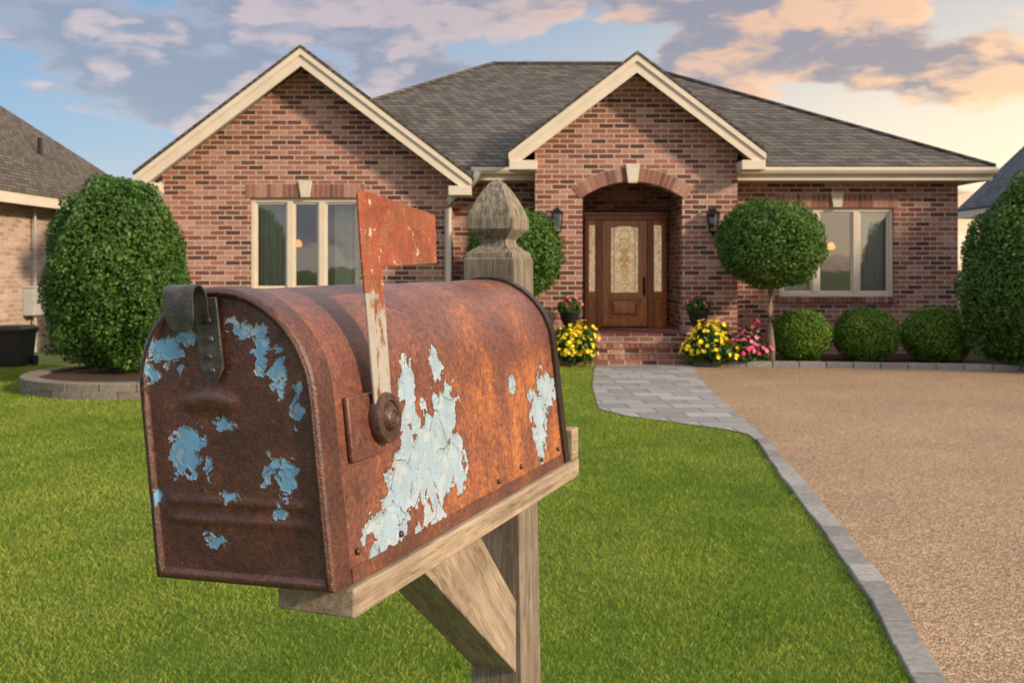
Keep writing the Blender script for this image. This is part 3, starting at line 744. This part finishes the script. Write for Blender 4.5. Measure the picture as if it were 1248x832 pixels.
NL = thing('neighbour_house', 'tan brick neighbouring house with brown shingle roof at left edge', 'house', (-12.6, 20, 0))
rf = hip_house(NL, -16.0, -9.3, 14.0, 26.0, 3.02, 0.80, 0.45, M_tanbrick, M_roof2)
b = MB(); b.tube([(-10.14, 22, 3.95), (-10.14, 22, 4.42)], 0.05, 10); b.build('vent_pipe', M_bin, rf)
b = MB(); b.box(-9.298, -9.08, 19.45, 19.95, 0.72, 1.24); b.box(-9.30, -9.06, 19.43, 19.97, 1.241, 1.28); b.tube([(-9.2, 19.75, 0.72), (-9.2, 19.75, 0.0)], 0.03, 8); b.tube([(-9.2, 19.75, 1.28), (-9.2, 19.75, 2.75)], 0.025, 8)
b.build('utility_box', M_grey, NL, bevel=0.01)
NR = thing('neighbour_house', 'house with blue grey shingle roof at right edge behind the tall shrub', 'house', (15.2, 20, 0))
hip_house(NR, 11.95, 18.6, 13.0, 26.05, 3.12, 1.30, 0.45, M_tanbrick, M_roof3)

# bin
BN = thing('trash_bin', 'black lidded trash bin beside the left neighbouring house', 'bin', (-8.25, 16.9, 0))
b = MB(); q = lambda h, k, z: [(-8.25 - h, 16.9 - k, z), (-8.25 + h, 16.9 - k, z), (-8.25 + h, 16.9 + k, z), (-8.25 - h, 16.9 + k, z)]
b.loft([q(0.24, 0.24, 0.03), q(0.28, 0.28, 0.56), q(0.30, 0.30, 0.57), q(0.30, 0.30, 0.60)]); b.build('body', M_bin, BN, bevel=0.015)
b = MB(); b.loft([q(0.315, 0.315, 0.602), q(0.315, 0.315, 0.63), q(0.26, 0.26, 0.68)]); b.build('lid', M_bin, BN, bevel=0.012)
for s in (-1, 1):
    b = MB(); b.lathe([(0.02, -0.025), (0.09, -0.025), (0.09, 0.025), (0.02, 0.025)], (-8.25 + s * 0.30, 17.06, 0.09), 'x', 18); b.build('wheel', M_black, BN)

# ------------------------------------------------------------------ planting
def shrub(name, label, cat, c, rad, n, leaf, seed, lm, group=None, trunk=None, egg=0.0, amp=0.10, zb=0.0, inner=0.8, sharp=14, lobes=26, zmin=None):
    t = thing(name, label, cat, (c[0], c[1], zb), 0, group)
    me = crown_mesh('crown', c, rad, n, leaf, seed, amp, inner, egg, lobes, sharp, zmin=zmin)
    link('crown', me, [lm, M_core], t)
    b = MB()
    rr = trunk if trunk else 0.05
    top = c[2] - rad[2] * (0.6 if trunk else 0.2)
    pts = [(c[0] + 0.02 * math.sin(i * 2.1 + seed), c[1] + 0.015 * math.cos(i * 1.7), zb - 0.05 + (top - zb + 0.05) * i / 5) for i in range(6)]
    b.tube(pts, [rr * (1.35 - 0.12 * i) for i in range(6)], 10)
    if trunk:
        for k in range(5):
            a = k * 1.26 + 0.4; s_ = Vector(pts[4])
            b.tube([s_, s_ + Vector((math.cos(a) * rad[0] * 0.3, math.sin(a) * rad[1] * 0.3, rad[2] * 0.45)), s_ + Vector((math.cos(a) * rad[0] * 0.6, math.sin(a) * rad[1] * 0.6, rad[2] * 0.8))], [rr * 0.6, rr * 0.45, rr * 0.2], 6)
    b.build('trunk' if trunk else 'stem', M_bark, t, smooth=True)
    return t
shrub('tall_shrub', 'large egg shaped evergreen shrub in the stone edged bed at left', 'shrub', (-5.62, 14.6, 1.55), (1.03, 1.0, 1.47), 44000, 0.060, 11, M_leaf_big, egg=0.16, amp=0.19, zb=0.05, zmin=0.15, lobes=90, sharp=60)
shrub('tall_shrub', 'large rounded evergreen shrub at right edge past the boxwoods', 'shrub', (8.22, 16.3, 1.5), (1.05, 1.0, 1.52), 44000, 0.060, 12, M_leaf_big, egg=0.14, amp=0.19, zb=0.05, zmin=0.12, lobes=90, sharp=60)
shrub('topiary_tree', 'ball topiary tree on a slim trunk before the right window', 'topiary', (4.25, 16.85, 2.02), (0.90, 0.88, 0.76), 25000, 0.055, 13, M_leaf_top, trunk=0.055, amp=0.15, zb=0.05, lobes=70, sharp=55)
shrub('topiary_tree', 'ball topiary left of the entry, partly hidden behind the post finial', 'topiary', (0.05, 17.3, 1.86), (0.80, 0.78, 0.80), 22000, 0.055, 14, M_leaf_top, trunk=0.055, amp=0.15, zb=0.05, lobes=70, sharp=55)
for i, (px, r_, lab) in enumerate(((4.86, 0.50, 'clipped round boxwood nearest the topiary trunk, leftmost of three'), (5.94, 0.545, 'clipped round boxwood in the middle of the row of three'), (7.14, 0.60, 'largest clipped boxwood, beside the tall shrub at right'))):
    shrub('boxwood', lab, 'shrub', (px, 17.2 - 0.02 * i, 0.50), (r_, r_, 0.45 + 0.02 * i), 15000, 0.040, 20 + i, M_leaf_box, 'clipped boxwood balls along the bed', amp=0.10, zb=0.05, zmin=0.06, lobes=60, sharp=50)

def blooms(b, center, rad, n, size, rg, upper=-0.2):
    for i in range(n):
        while True:
            d = Vector((rg.gauss(0, 1), rg.gauss(0, 1), rg.gauss(0, 1))).normalized()
            if d.z > upper: break
        p = Vector(center) + Vector((d.x * rad[0], d.y * rad[1], d.z * rad[2])) * rg.uniform(0.95, 1.2)
        nr = (d + Vector((rg.gauss(0, .4), rg.gauss(0, .4), rg.gauss(0, .4) + 0.3))).normalized()
        u = nr.orthogonal().normalized(); w = nr.cross(u); s_ = size * rg.uniform(0.6, 1.25)
        vs = [p + nr * s_ * 0.05]
        for k in range(10):
            a = k * math.pi / 5; q = s_ * (0.5 if k % 2 == 0 else 0.36)
            vs.append(p + u * math.cos(a) * q + w * math.sin(a) * q + nr * s_ * 0.16)
        b.add(vs, [(0, 1 + k, 1 + (k + 1) % 10) for k in range(10)])
    return b
def flowers(name, label, c, rad, nleaf, nb, size, seed, pm, zb=0.05):
    t = thing(name, label, 'flowers', (c[0], c[1], zb)); rg = random.Random(seed)
    arr = []; b = MB(); k = 7
    for i in range(k):
        a = i * 2 * math.pi / k + rg.uniform(-.4, .4); f = 0.0 if i == 0 else rg.uniform(0.45, 0.75)
        s_ = rg.uniform(0.42, 0.62); h = rg.uniform(0.55, 1.15) * (1.15 if i == 0 else 1.0)
        cc = (c[0] + rad[0] * f * math.cos(a), c[1] + rad[1] * f * math.sin(a), zb + rad[2] * 0.85 * h)
        rr = (rad[0] * s_, rad[1] * s_, rad[2] * 0.85 * h)
        arr.append(crown_arr(cc, rr, nleaf // k, 0.07, seed * 10 + i, 0.3, 0.6, 0, 12, 12, zmin=zb))
        blooms(b, cc, rr, int(nb * rg.uniform(0.6, 1.4)) // k, size, rg, -0.35)
    link('foliage', np_mesh('foliage', *join_arr(arr)), [M_leaf_fl, M_core], t)
    b.build('blooms', pm, t)
flowers('yellow_flowers', 'mound of yellow flowers right of the front steps', (3.34, 16.95, 0.33), (0.46, 0.38, 0.36), 3200, 420, 0.08, 31, M_yel)
flowers('yellow_flowers', 'mound of yellow flowers left of the steps beside the mailbox', (1.08, 16.95, 0.33), (0.42, 0.36, 0.38), 3200, 360, 0.08, 32, M_yel)
flowers('pink_flowers', 'low pink flowers between the yellow mound and the boxwoods', (3.96, 16.95, 0.30), (0.36, 0.28, 0.34), 2200, 360, 0.075, 33, M_pink)
for i, (px, lab) in enumerate(((0.98, 'black urn of pink flowers on the left side of the steps'), (3.17, 'black urn of pink flowers on the right side of the steps'))):
    t = thing('potted_plant', lab, 'pot', (px, 17.42, 0.56), 0, 'black flower urns beside the steps')
    b = MB(); b.lathe([(0.10, 0.0), (0.115, 0.02), (0.08, 0.05), (0.10, 0.08), (0.15, 0.2), (0.175, 0.30), (0.195, 0.315), (0.195, 0.34), (0.165, 0.34), (0.15, 0.30), (0.01, 0.29)], (px, 17.42, 0.56), n=24)
    b.build('pot', M_pot, t, smooth=40)
    link('foliage', crown_mesh('foliage', (px, 17.42, 0.97), (0.21, 0.21, 0.15), 1300, 0.06, 40 + i, 0.4, 0.6), [M_leaf_fl, M_core], t)
    blooms(MB(), (px, 17.42, 0.99), (0.2, 0.2, 0.15), 36, 0.055, random.Random(50 + i)).build('blooms', M_pink, t)

# stone ring bed at left
SR = thing('stone_edging', 'curved low stone edging around the left shrub bed', 'edging', (-5.1, 14.2, 0))
for lay in range(2):
    b = MB(); n = 22
    for k in range(n):
        t0 = 2 * math.pi * (k + 0.5 * lay) / n + 0.003; t1 = 2 * math.pi * (k + 1 + 0.5 * lay) / n - 0.003
        ro, ri = 1.56 + random.uniform(-.006, .006), 1.34; za_, zb_ = lay * 0.105 - 0.01, lay * 0.105 + 0.098
        tt = np.linspace(t0, t1, 4)
        c = [(-5.1 + ri * math.cos(a), 14.2 + ri * math.sin(a)) for a in tt[::-1]] + [(-5.1 + ro * math.cos(a), 14.2 + ro * math.sin(a)) for a in tt]
        b.prism([(q[0], q[1], za_) for q in c], (0, 0, zb_ - za_))
    b.build('stone_course', M_ring, SR, bevel=0.008)
b = MB(); b.prism([(-5.1 + 1.38 * math.cos(a), 14.2 + 1.38 * math.sin(a), -0.01) for a in np.linspace(0, 2 * math.pi, 32, endpoint=False)], (0, 0, 0.17)); b.build('mulch', M_mulch, SR)

# ------------------------------------------------------------------ mailbox
A = R(21); ZB = 1.4324; W, HT, L = 0.145, 0.205, 0.50; HW = W / 2; ZS = HT - HW
MBX = thing('mailbox', 'rusty dome topped mailbox with peeling blue paint on a wooden post', 'mailbox', (-0.1868, 0.706, 0), -A)
rl = R(2.0); KS = 0.08
def T(v, ks=KS, off=0.0):
    x, y, z = v; x -= HW
    x2 = x * math.cos(rl) - z * math.sin(rl) - ks * z; z2 = z * math.cos(rl) + x * math.sin(rl)
    return (x2 + HW + off, y, z2)
TF = lambda v: T(v, 0.02, -0.0060)
lean = KS + 0.035
side = [(.158, .058, .058, .044), (.200, .092, .028, .030), (.136, .113, .013, .036), (.085, .026, .034, .019), (.215, .05, .020, .030), (.194, .137, .010, .014), (.12, .05, .028, .026),
        (.458, .085, .032, .019), (.43, .058, .026, .036), (.422, .022, .012, .018), (.361, .101, .010, .013), (.058, .010, .010, .008)]
front = [(-.048, .160, .018, .010), (-.030, .172, .010, .007), (-.061, .145, .008, .009), (.0175, .178, .011, .006), (.033, .163, .007, .015), (.0457, .147, .007, .016), (.057, .128, .005, .017),
         (-.038, .089, .014, .017), (-.020, .078, .006, .012), (-.0015, .110, .009, .005), (.030, .080, .006, .010), (.044, .076, .009, .012), (-.019, .031, .010, .005), (-.068, .056, .006, .007), (.037, .05, .006, .004), (-.003, .06, .009, .003)]
front = [(x - lean * z, z + (x - HW) * 0.035, ra, rc) for x, z, ra, rc in front]
M_side = rust_mat('rusted_peeling_side', side, (1, 2), (0, 1.0, 0.045), (0.31, 0.44, 0.56), streak=(0, 0.15), wamp=0.022, wscale=38, cell=90)
M_front = rust_mat('rusted_peeling_door', front, (0, 2), (1, -1.0, -0.012), (0.14, 0.34, 0.57), 0.50, (0.95, 0.92, 0.95), wamp=0.020, wscale=58, cell=170, cellk=0.7)
M_rust = rust_mat('plain_rust', None, None, None, None, 0.72)
M_edge_rust = rust_mat('edge_rust', None, None, None, None, 0.30)
M_dark = rust_mat('black_rim_metal', None, None, None, None, 0.10, (1, 1.3, 1.5))
def arch_profile(off=0.0, n=40):
    pts = []
    for k in range(13): pts.append((HW + off, ZS * k / 12 * 1.0))
    for k in range(1, n): 
        a = math.pi * k / n; pts.append(((HW + off) * math.cos(a), ZS + (HW + off) * math.sin(a)))
    for k in range(13): pts.append((-HW - off, ZS * (12 - k) / 12))
    return pts
prof = arch_profile()
NP_, NY = len(prof), 70
b = MB(); vs = []; fs = []
for j in range(NY + 1):
    y = 0.014 + (L - 0.014) * j / NY
    for (x, z) in prof:
        q = Vector((x * 8, y * 8, z * 8)); d = 0.0020 * mnoise.noise(q) + 0.0006 * mnoise.noise(q * 2.7)
        ed = min(1.0, min(y - 0.014, L - y) / 0.04)
        d *= ed
        if z < 0.02: d *= z / 0.02
        nx, nz = (x / HW, max(0.0, (z - ZS)) / HW) if z > ZS else (math.copysign(1, x), 0)
        vs.append((x + nx * d, y, z + nz * d))
for j in range(NY):
    for i in range(NP_ - 1):
        a = j * NP_ + i; fs.append((a, a + 1, a + NP_ + 1, a + NP_))
b.add(vs, fs)
b.add([(x, L - 0.003, z) for x, z in prof], [tuple(range(NP_))])
b.add([(HW, 0.014, 0.001), (HW, L, 0.001), (-HW, L, 0.001), (-HW, 0.014, 0.001)], [(0, 1, 2, 3)])
body = b.build('body', M_side, MBX, smooth=45, local=True, loc=(0, 0, ZB), xf=T)
def hoop(y0, y1, o0, o1):
    b = MB(); P0, P1 = arch_profile(o0), arch_profile(o1); n = len(P0)
    rings = [[(x, y, z) for x, z in P] for P, y in ((P1, y0), (P1, y1), (P0, y1), (P0, y0))]
    vs = [p for r_ in rings for p in r_]; fs = []
    for k in range(4):
        for i in range(n - 1): fs.append((k * n + i, k * n + i + 1, ((k + 1) % 4) * n + i + 1, ((k + 1) % 4) * n + i))
    b.add(vs, fs); return b
hoop(L - 0.009, L + 0.004, -0.002, 0.0034).build('rim', M_dark, body, smooth=40, xf=T)
b = MB()
b.box(HW + 0.0002, HW + 0.0014, 0.025, L - 0.010, 0.0, 0.010); b.build('bottom_flange', M_rust, body, xf=T)
# door
def edge_d(x, z, h):
    if z > ZS: return h - math.hypot(x, z - ZS)
    return min(h - abs(x), z)
h = HW + 0.0012; RD = 0.004
def ss(a, b_, x): 
    t = max(0, min(1, (x - a) / (b_ - a))); return t * t * (3 - 2 * t)
def dface(x, z):
    d = max(0, edge_d(x, z, h)); q = RD - min(d, RD); y = RD - math.sqrt(max(0, RD * RD - q * q))
    y += 0.0030 * ss(0.0055, 0.0075, d)
    inx = ss(0.060, 0.053, abs(x))
    for zc in (0.043, 0.056): y -= 0.0014 * math.exp(-((z - zc) / 0.0024) ** 2) * inx
    e = ((x + 0.012) / 0.026) ** 2 + ((z - 0.124) / 0.010) ** 2
    y -= 0.0038 * ss(1.0, 0.25, e) * ss(0.112, 0.130, z)
    y += 0.0014 * mnoise.noise(Vector((x * 14, 3.3, z * 14))) * ss(0.005, 0.015, d)
    return y
rows, cols = 120, 100
b = MB(); vs = []; fs = []
for j in range(rows + 1):
    z = (HT + 0.0012) * (0.5 - 0.5 * math.cos(math.pi * j / rows))
    hw = h if z <= ZS else math.sqrt(max(0, h * h - (z - ZS) ** 2))
    for i in range(cols + 1):
        x = hw * math.sin(math.pi / 2 * (-1 + 2 * i / cols)); vs.append((x, dface(x, z), z))
for j in range(rows):
    for i in range(cols):
        a = j * (cols + 1) + i; fs.append((a, a + 1, a + cols + 2, a + cols + 1))
per = [j * (cols + 1) for j in range(rows + 1)] + [j * (cols + 1) + cols for j in range(rows - 1, -1, -1)]
o = len(vs)
for k in per: vs.append((vs[k][0], 0.024, vs[k][2]))
for k in range(len(per) - 1): fs.append((per[k], per[k + 1], o + k + 1, o + k))
b.add(vs, fs)
dob = b.build('door', M_front, MBX, smooth=60, local=True, loc=(0, 0, ZB), xf=T)
# thin dark bead round the door face
b = MB(); b.tube([(x, 0.0012, max(z, 0.0015)) for x, z in arch_profile(-0.0030)], 0.0019, 8); b.build('door_rim', M_edge_rust, dob, smooth=True, xf=T)
# hasp : plate on the door and curled tab above
b = MB()
px = -0.006; pw = 0.0095
b.panel([[(px - pw, 0.150), (px - 0.002, 0.1385), (px + 0.002, 0.1385), (px + pw, 0.150), (px + pw * 0.95, 0.199), (px - pw * 0.95, 0.199)]], -0.0020, 0.0024)
for zc in (0.148, 0.158, 0.170, 0.183):
    b.lathe([(0.0026, 0.0), (0.0026, -0.0008), (0.0012, -0.0016), (0.0002, -0.0017)], (px + random.uniform(-.002, .002), -0.0020, zc), 'y', 12)
b.build('hasp', M_strap, dob, smooth=35, xf=T, bevel=0.0004)
# tongue : strip curling up over the top edge and forward down again
ctr = [(-0.0025, 0.182), (-0.0030, 0.190), (-0.0030, 0.197)]
for k in range(1, 12):
    a = math.pi * k / 12; ctr.append((-0.0100 + 0.0070 * math.cos(a), 0.198 + 0.0090 * math.sin(a)))
ctr += [(-0.0173, 0.196), (-0.0174, 0.191), (-0.0170, 0.1865), (-0.0165, 0.1830), (-0.0160, 0.1800), (-0.0156, 0.1775), (-0.0153, 0.1758)]
n = len(ctr); th = 0.0013; vs = []; fs = []
for k, (y, z) in enumerate(ctr):
    y1, z1 = ctr[min(k + 1, n - 1)]; y0_, z0_ = ctr[max(k - 1, 0)]; ty, tz = y1 - y0_, z1 - z0_; l_ = math.hypot(ty, tz); ny, nz = -tz / l_, ty / l_
    e_ = max(0, k - (n - 7)) / 6; hwid = 0.0125 * math.sqrt(max(0.05, 1 - e_ * e_ * 0.92)); xc = -0.0165
    vs += [(xc - hwid, y, z), (xc + hwid, y, z), (xc + hwid, y - ny * th, z - nz * th), (xc - hwid, y - ny * th, z - nz * th)]
for k in range(n - 1):
    for q in range(4): fs.append((k * 4 + q, k * 4 + (q + 1) % 4, k * 4 + 4 + (q + 1) % 4, k * 4 + 4 + q))
fs += [(3, 2, 1, 0), (4 * n - 4, 4 * n - 3, 4 * n - 2, 4 * n - 1)]
b = MB(); b.add(vs, fs); b.build('pull_tab', M_strap, dob, smooth=40, xf=T)
# flag
def flag_mat():
    m, t, bs, fin = mat('flag_paint'); p = t.obj(); x, y, z = t.xyz(p)
    n1 = t.noise(p, 40, 6, 0.65); n2 = t.noise(p, 170, 5, 0.7); n4 = t.noise(p, 520, 3, .75)
    red = t.ramp(n1, [(0.35, (0.22, 0.058, 0.034)), (0.6, (0.36, 0.092, 0.050))])
    red = t.mix(t.smooth(t.noise(p, 55, 5, .7), 0.48, 0.64), red, (0.30, 0.115, 0.055))
    red = t.mix(1.0, red, t.ramp(n4, [(0.32, 0.65), (0.68, 1.3)]), 'MULTIPLY')
    white = t.mix(n1, (0.30, 0.28, 0.26), (0.47, 0.45, 0.42))
    sel = t.smooth(t.m('ADD', z, t.m('MULTIPLY_ADD', n1, 0.10, -0.05)), 0.186, 0.192)
    c = t.mix(sel, white, red)
    chip = t.smooth(t.noise(p, 80, 6, 0.62), 0.615, 0.64)
    c = t.mix(t.m('MULTIPLY', chip, sel), c, (0.50, 0.40, 0.32))
    ru = t.smooth(t.m('ADD', t.noise(t.scl(p, (60, 60, 22)), 1.0, 5, 0.65), t.m('MULTIPLY', n2, 0.15)), 0.60, 0.68)
    c = t.mix(ru, c, t.mix(n2, (0.12, 0.045, 0.028), (0.30, 0.11, 0.048)))
    return fin(c, 0.55, t.bump(t.m('ADD', n2, t.m('MULTIPLY', chip, -0.6)), 0.6, 0.0013), 0.4)
fx = HW + 0.0065
pts = [(.0675, .100), (.0920, .100), (.0870, .2175), (.183, .2200), (.184, .2605), (.060, .2735), (.0555, .270), (.0565, .235)]
b = MB(); b.prism([(fx, y, z) for y, z in pts], (0.0022, 0, 0))
b.build('flag', flag_mat(), MBX, local=True, loc=(0, 0, ZB), xf=TF, bevel=0.0007)
b = MB(); b.box(HW + 0.0003, HW + 0.0045, 0.036, 0.086, 0.080, 0.126)
b.build('flag_bracket', M_rust, MBX, local=True, loc=(0, 0, ZB), xf=T, bevel=0.0015, smooth=30)
b = MB(); kc = (HW, 0.081, 0.106)
b.lathe([(0.0180, 0.004), (0.0188, 0.006), (0.0188, 0.0105), (0.0178, 0.0125), (0.0130, 0.0135), (0.0120, 0.0118), (0.0098, 0.0118), (0.0085, 0.0150), (0.0070, 0.0165), (0.0055, 0.0168), (0.0045, 0.0155), (0.0030, 0.0162), (0.0003, 0.0165)], kc, 'x', 40)
b.build('flag_knob', rust_mat('knob_rust', None, None, None, None, 0.30, (1, 1.3, 1.35)), MBX, local=True, loc=(0, 0, ZB), xf=T, smooth=35)
for yy in (0.035, 0.10, 0.30, 0.36, 0.42, 0.475):
    b = MB(); b.lathe([(0.0026, 0.0), (0.0024, 0.001), (0.0014, 0.0018), (0.0002, 0.002)], (HW + 0.0014, yy, 0.0175 + 0.002 * math.sin(yy * 40)), 'x', 14)
    b.build('rivet', M_edge_rust, body, xf=T, smooth=True)
# support board, lip, post, brace
b = MB(); b.box(0.0175, 0.0785, 0.018, 0.532, -0.0215, -0.0015); b.build('support_board', M_woody, MBX, local=True, loc=(0, 0, ZB), bevel=0.0015)
b = MB(); b.box(0.0195, 0.0778, 0.508, 0.5315, -0.0012, 0.034); b.build('back_cleat', M_woody, MBX, local=True, loc=(0, 0, ZB), bevel=0.0015)
pcx, pcy, ph = -0.026, 0.556, 0.0325
def sqr(hh, z, ch=0.12):
    c = hh * (1 - ch); x0 = pcx - 0.02 * z
    return [(x0 + a, pcy + q, z) for a, q in ((-c, -hh), (c, -hh), (hh, -c), (hh, c), (c, hh), (-c, hh), (-hh, c), (-hh, -c))]
b = MB(); b.loft([sqr(ph, -ZB - 0.3, 0.04), sqr(ph, -1.0, 0.04), sqr(ph, -0.5, 0.04), sqr(ph, 0.0, 0.04), sqr(ph, 0.226, 0.04), sqr(ph - 0.002, 0.229, 0.05)])
post = b.build('post', M_woodz, MBX, local=True, loc=(0, 0, ZB))
b = MB()
b.loft([sqr(0.0310, 0.2285, 0.04), sqr(0.0302, 0.2335, 0.04), sqr(0.0185, 0.2425, 0.05), sqr(0.0170, 0.2455, 0.05), sqr(0.0170, 0.2500, 0.05), sqr(0.0278, 0.2605, 0.04), sqr(0.0293, 0.2630, 0.04), sqr(0.0293, 0.2745, 0.04),
        sqr(0.0262, 0.2850, 0.05), sqr(0.0210, 0.2965, 0.06), sqr(0.0145, 0.3085, 0.08), sqr(0.0085, 0.3175, 0.14), sqr(0.0040, 0.3215, 0.25), sqr(0.0010, 0.3228, 0.3)])
m_f, t, bs, fin = mat('lichen_finial_wood'); p = t.obj()
n = t.noise(t.scl(p, (220, 220, 26)), 1.0, 6, 0.7); l = t.smooth(t.noise(p, 80, 5, 0.65), 0.48, 0.62)
c = t.ramp(n, [(0.34, (0.085, 0.071, 0.056)), (0.5, (0.235, 0.20, 0.158)), (0.68, (0.38, 0.335, 0.275))])
fin(t.mix(t.m('MULTIPLY', l, 0.45), c, (0.19, 0.195, 0.125)), 0.9, t.bump(n, 0.9, 0.003), 0.2)
b.build('finial', m_f, post, bevel=0.0005)
th_ = math.atan2(-0.145, 0.148)
poly = [(0.215, -0.0217), (0.365, -0.0217), (0.5228, -0.172), (0.5228, -0.255)]
ct, st = math.cos(th_), math.sin(th_)
loc_ = [(ct * y + st * z, -st * y + ct * z) for y, z in poly]
b = MB(); b.prism([(-0.050, y, z) for y, z in loc_], (0.055, 0, 0))
br = b.build('brace', M_woodb, MBX, local=True, loc=(0, 0, ZB), bevel=0.0015); br.rotation_euler = (th_, 0, 0)

# ------------------------------------------------------------------ sky, sun, camera
w = bpy.data.worlds.new('World'); scene.world = w; w.use_nodes = True
t = NT(w.node_tree); bg = t.N['Background']
d = t.node('ShaderNodeTexCoord').outputs['Generated']; x, y, z = t.xyz(d)
sun_dir = Vector((0.78, -0.50, 0.39)).normalized()
sky = t.node('ShaderNodeTexSky', sky_type='NISHITA'); sky.sun_disc = False
sky.sun_elevation = math.asin(sun_dir.z); sky.sun_rotation = math.atan2(sun_dir.x, sun_dir.y)
az = t.m('MULTIPLY_ADD', x, 1.05, 0.5, clamp=True)
low = t.ramp(az, [(0.0, (0.25, 0.39, 0.56)), (0.4, (0.45, 0.48, 0.54)), (0.7, (0.86, 0.71, 0.55)), (1.0, (1.18, 0.92, 0.60))])
high = t.ramp(az, [(0.0, (0.14, 0.29, 0.49)), (0.5, (0.25, 0.36, 0.51)), (1.0, (0.58, 0.56, 0.54))])
base = t.mix(t.smooth(z, 0.07, 0.28), low, high)
base = t.mix(t.m('MULTIPLY', t.smooth(z, 0.12, 0.0), 0.5), base, (1.0, 0.74, 0.50))
cv = t.warp(t.comb(t.m('MULTIPLY', x, 4.8), t.m('MULTIPLY', z, 11.5), t.m('MULTIPLY', y, 2.0)), 2.4, 0.30, 3)
def dens(v): return t.noise(v, 1.15, 9, 0.50)
cn = dens(cv); cs = dens(t.scl(cv, (1, 1, 1), (0.16, -0.12, 0.0)))
bias = t.m('ADD', t.m('MULTIPLY', t.smooth(z, 0.10, 0.22), 0.05), t.m('MULTIPLY', t.smooth(az, 0.05, 0.45), 0.05))
mask = t.smooth(t.m('ADD', cn, bias), 0.515, 0.585)
lit = t.smooth(t.m('SUBTRACT', cn, cs), -0.015, 0.075)
thin = t.smooth(t.m('ADD', cn, bias), 0.61, 0.52)
lit = t.m('ADD', t.m('MULTIPLY', lit, 0.75), t.m('MULTIPLY', thin, 0.45), clamp=True)
cc = t.mix(lit, t.ramp(az, [(0, (0.22, 0.25, 0.33)), (0.55, (0.23, 0.23, 0.30)), (1, (0.34, 0.25, 0.24))]),
           t.ramp(az, [(0, (0.66, 0.49, 0.47)), (0.45, (0.64, 0.47, 0.43)), (0.72, (1.0, 0.55, 0.27)), (1, (1.2, 0.72, 0.34))]))
base = t.mix(t.m('MULTIPLY', mask, 0.93), base, cc)
base = t.mix(t.smooth(z, 0.30, 0.65), base, (0.94, 0.93, 0.93))
ns = t.node('ShaderNodeVectorMath', operation='SCALE'); t.put(ns.inputs[0], sky.outputs[0]); ns.inputs['Scale'].default_value = 0.03
base = t.mix(1.0, base, ns.outputs[0], 'ADD')
base = t.mix(t.smooth(z, -0.02, -0.06), base, (0.10, 0.11, 0.06))
t.put(bg.inputs[0], base); bg.inputs[1].default_value = 1.0

sl = bpy.data.lights.new('sun', 'SUN'); sl.energy = 4.5; sl.angle = R(5); sl.color = (1.0, 0.78, 0.53)
so = bpy.data.objects.new('sun', sl); COL.objects.link(so); so.rotation_euler = (-sun_dir).to_track_quat('-Z', 'Y').to_euler(); so.location = (10, -8, 8)

cam = bpy.data.cameras.new('camera'); cam.lens = 36; cam.sensor_width = 36; cam.shift_y = -0.073
cam.clip_start = 0.02; cam.clip_end = 1500
cam.dof.use_dof = True; cam.dof.focus_distance = 0.80; cam.dof.aperture_fstop = 24
co = bpy.data.objects.new('camera', cam); COL.objects.link(co); co.location = (0, 0, 1.65); co.rotation_euler = (R(90), 0, 0)
scene.camera = co
scene.view_settings.view_transform = 'Standard'; scene.view_settings.look = 'None'; scene.view_settings.exposure = 0
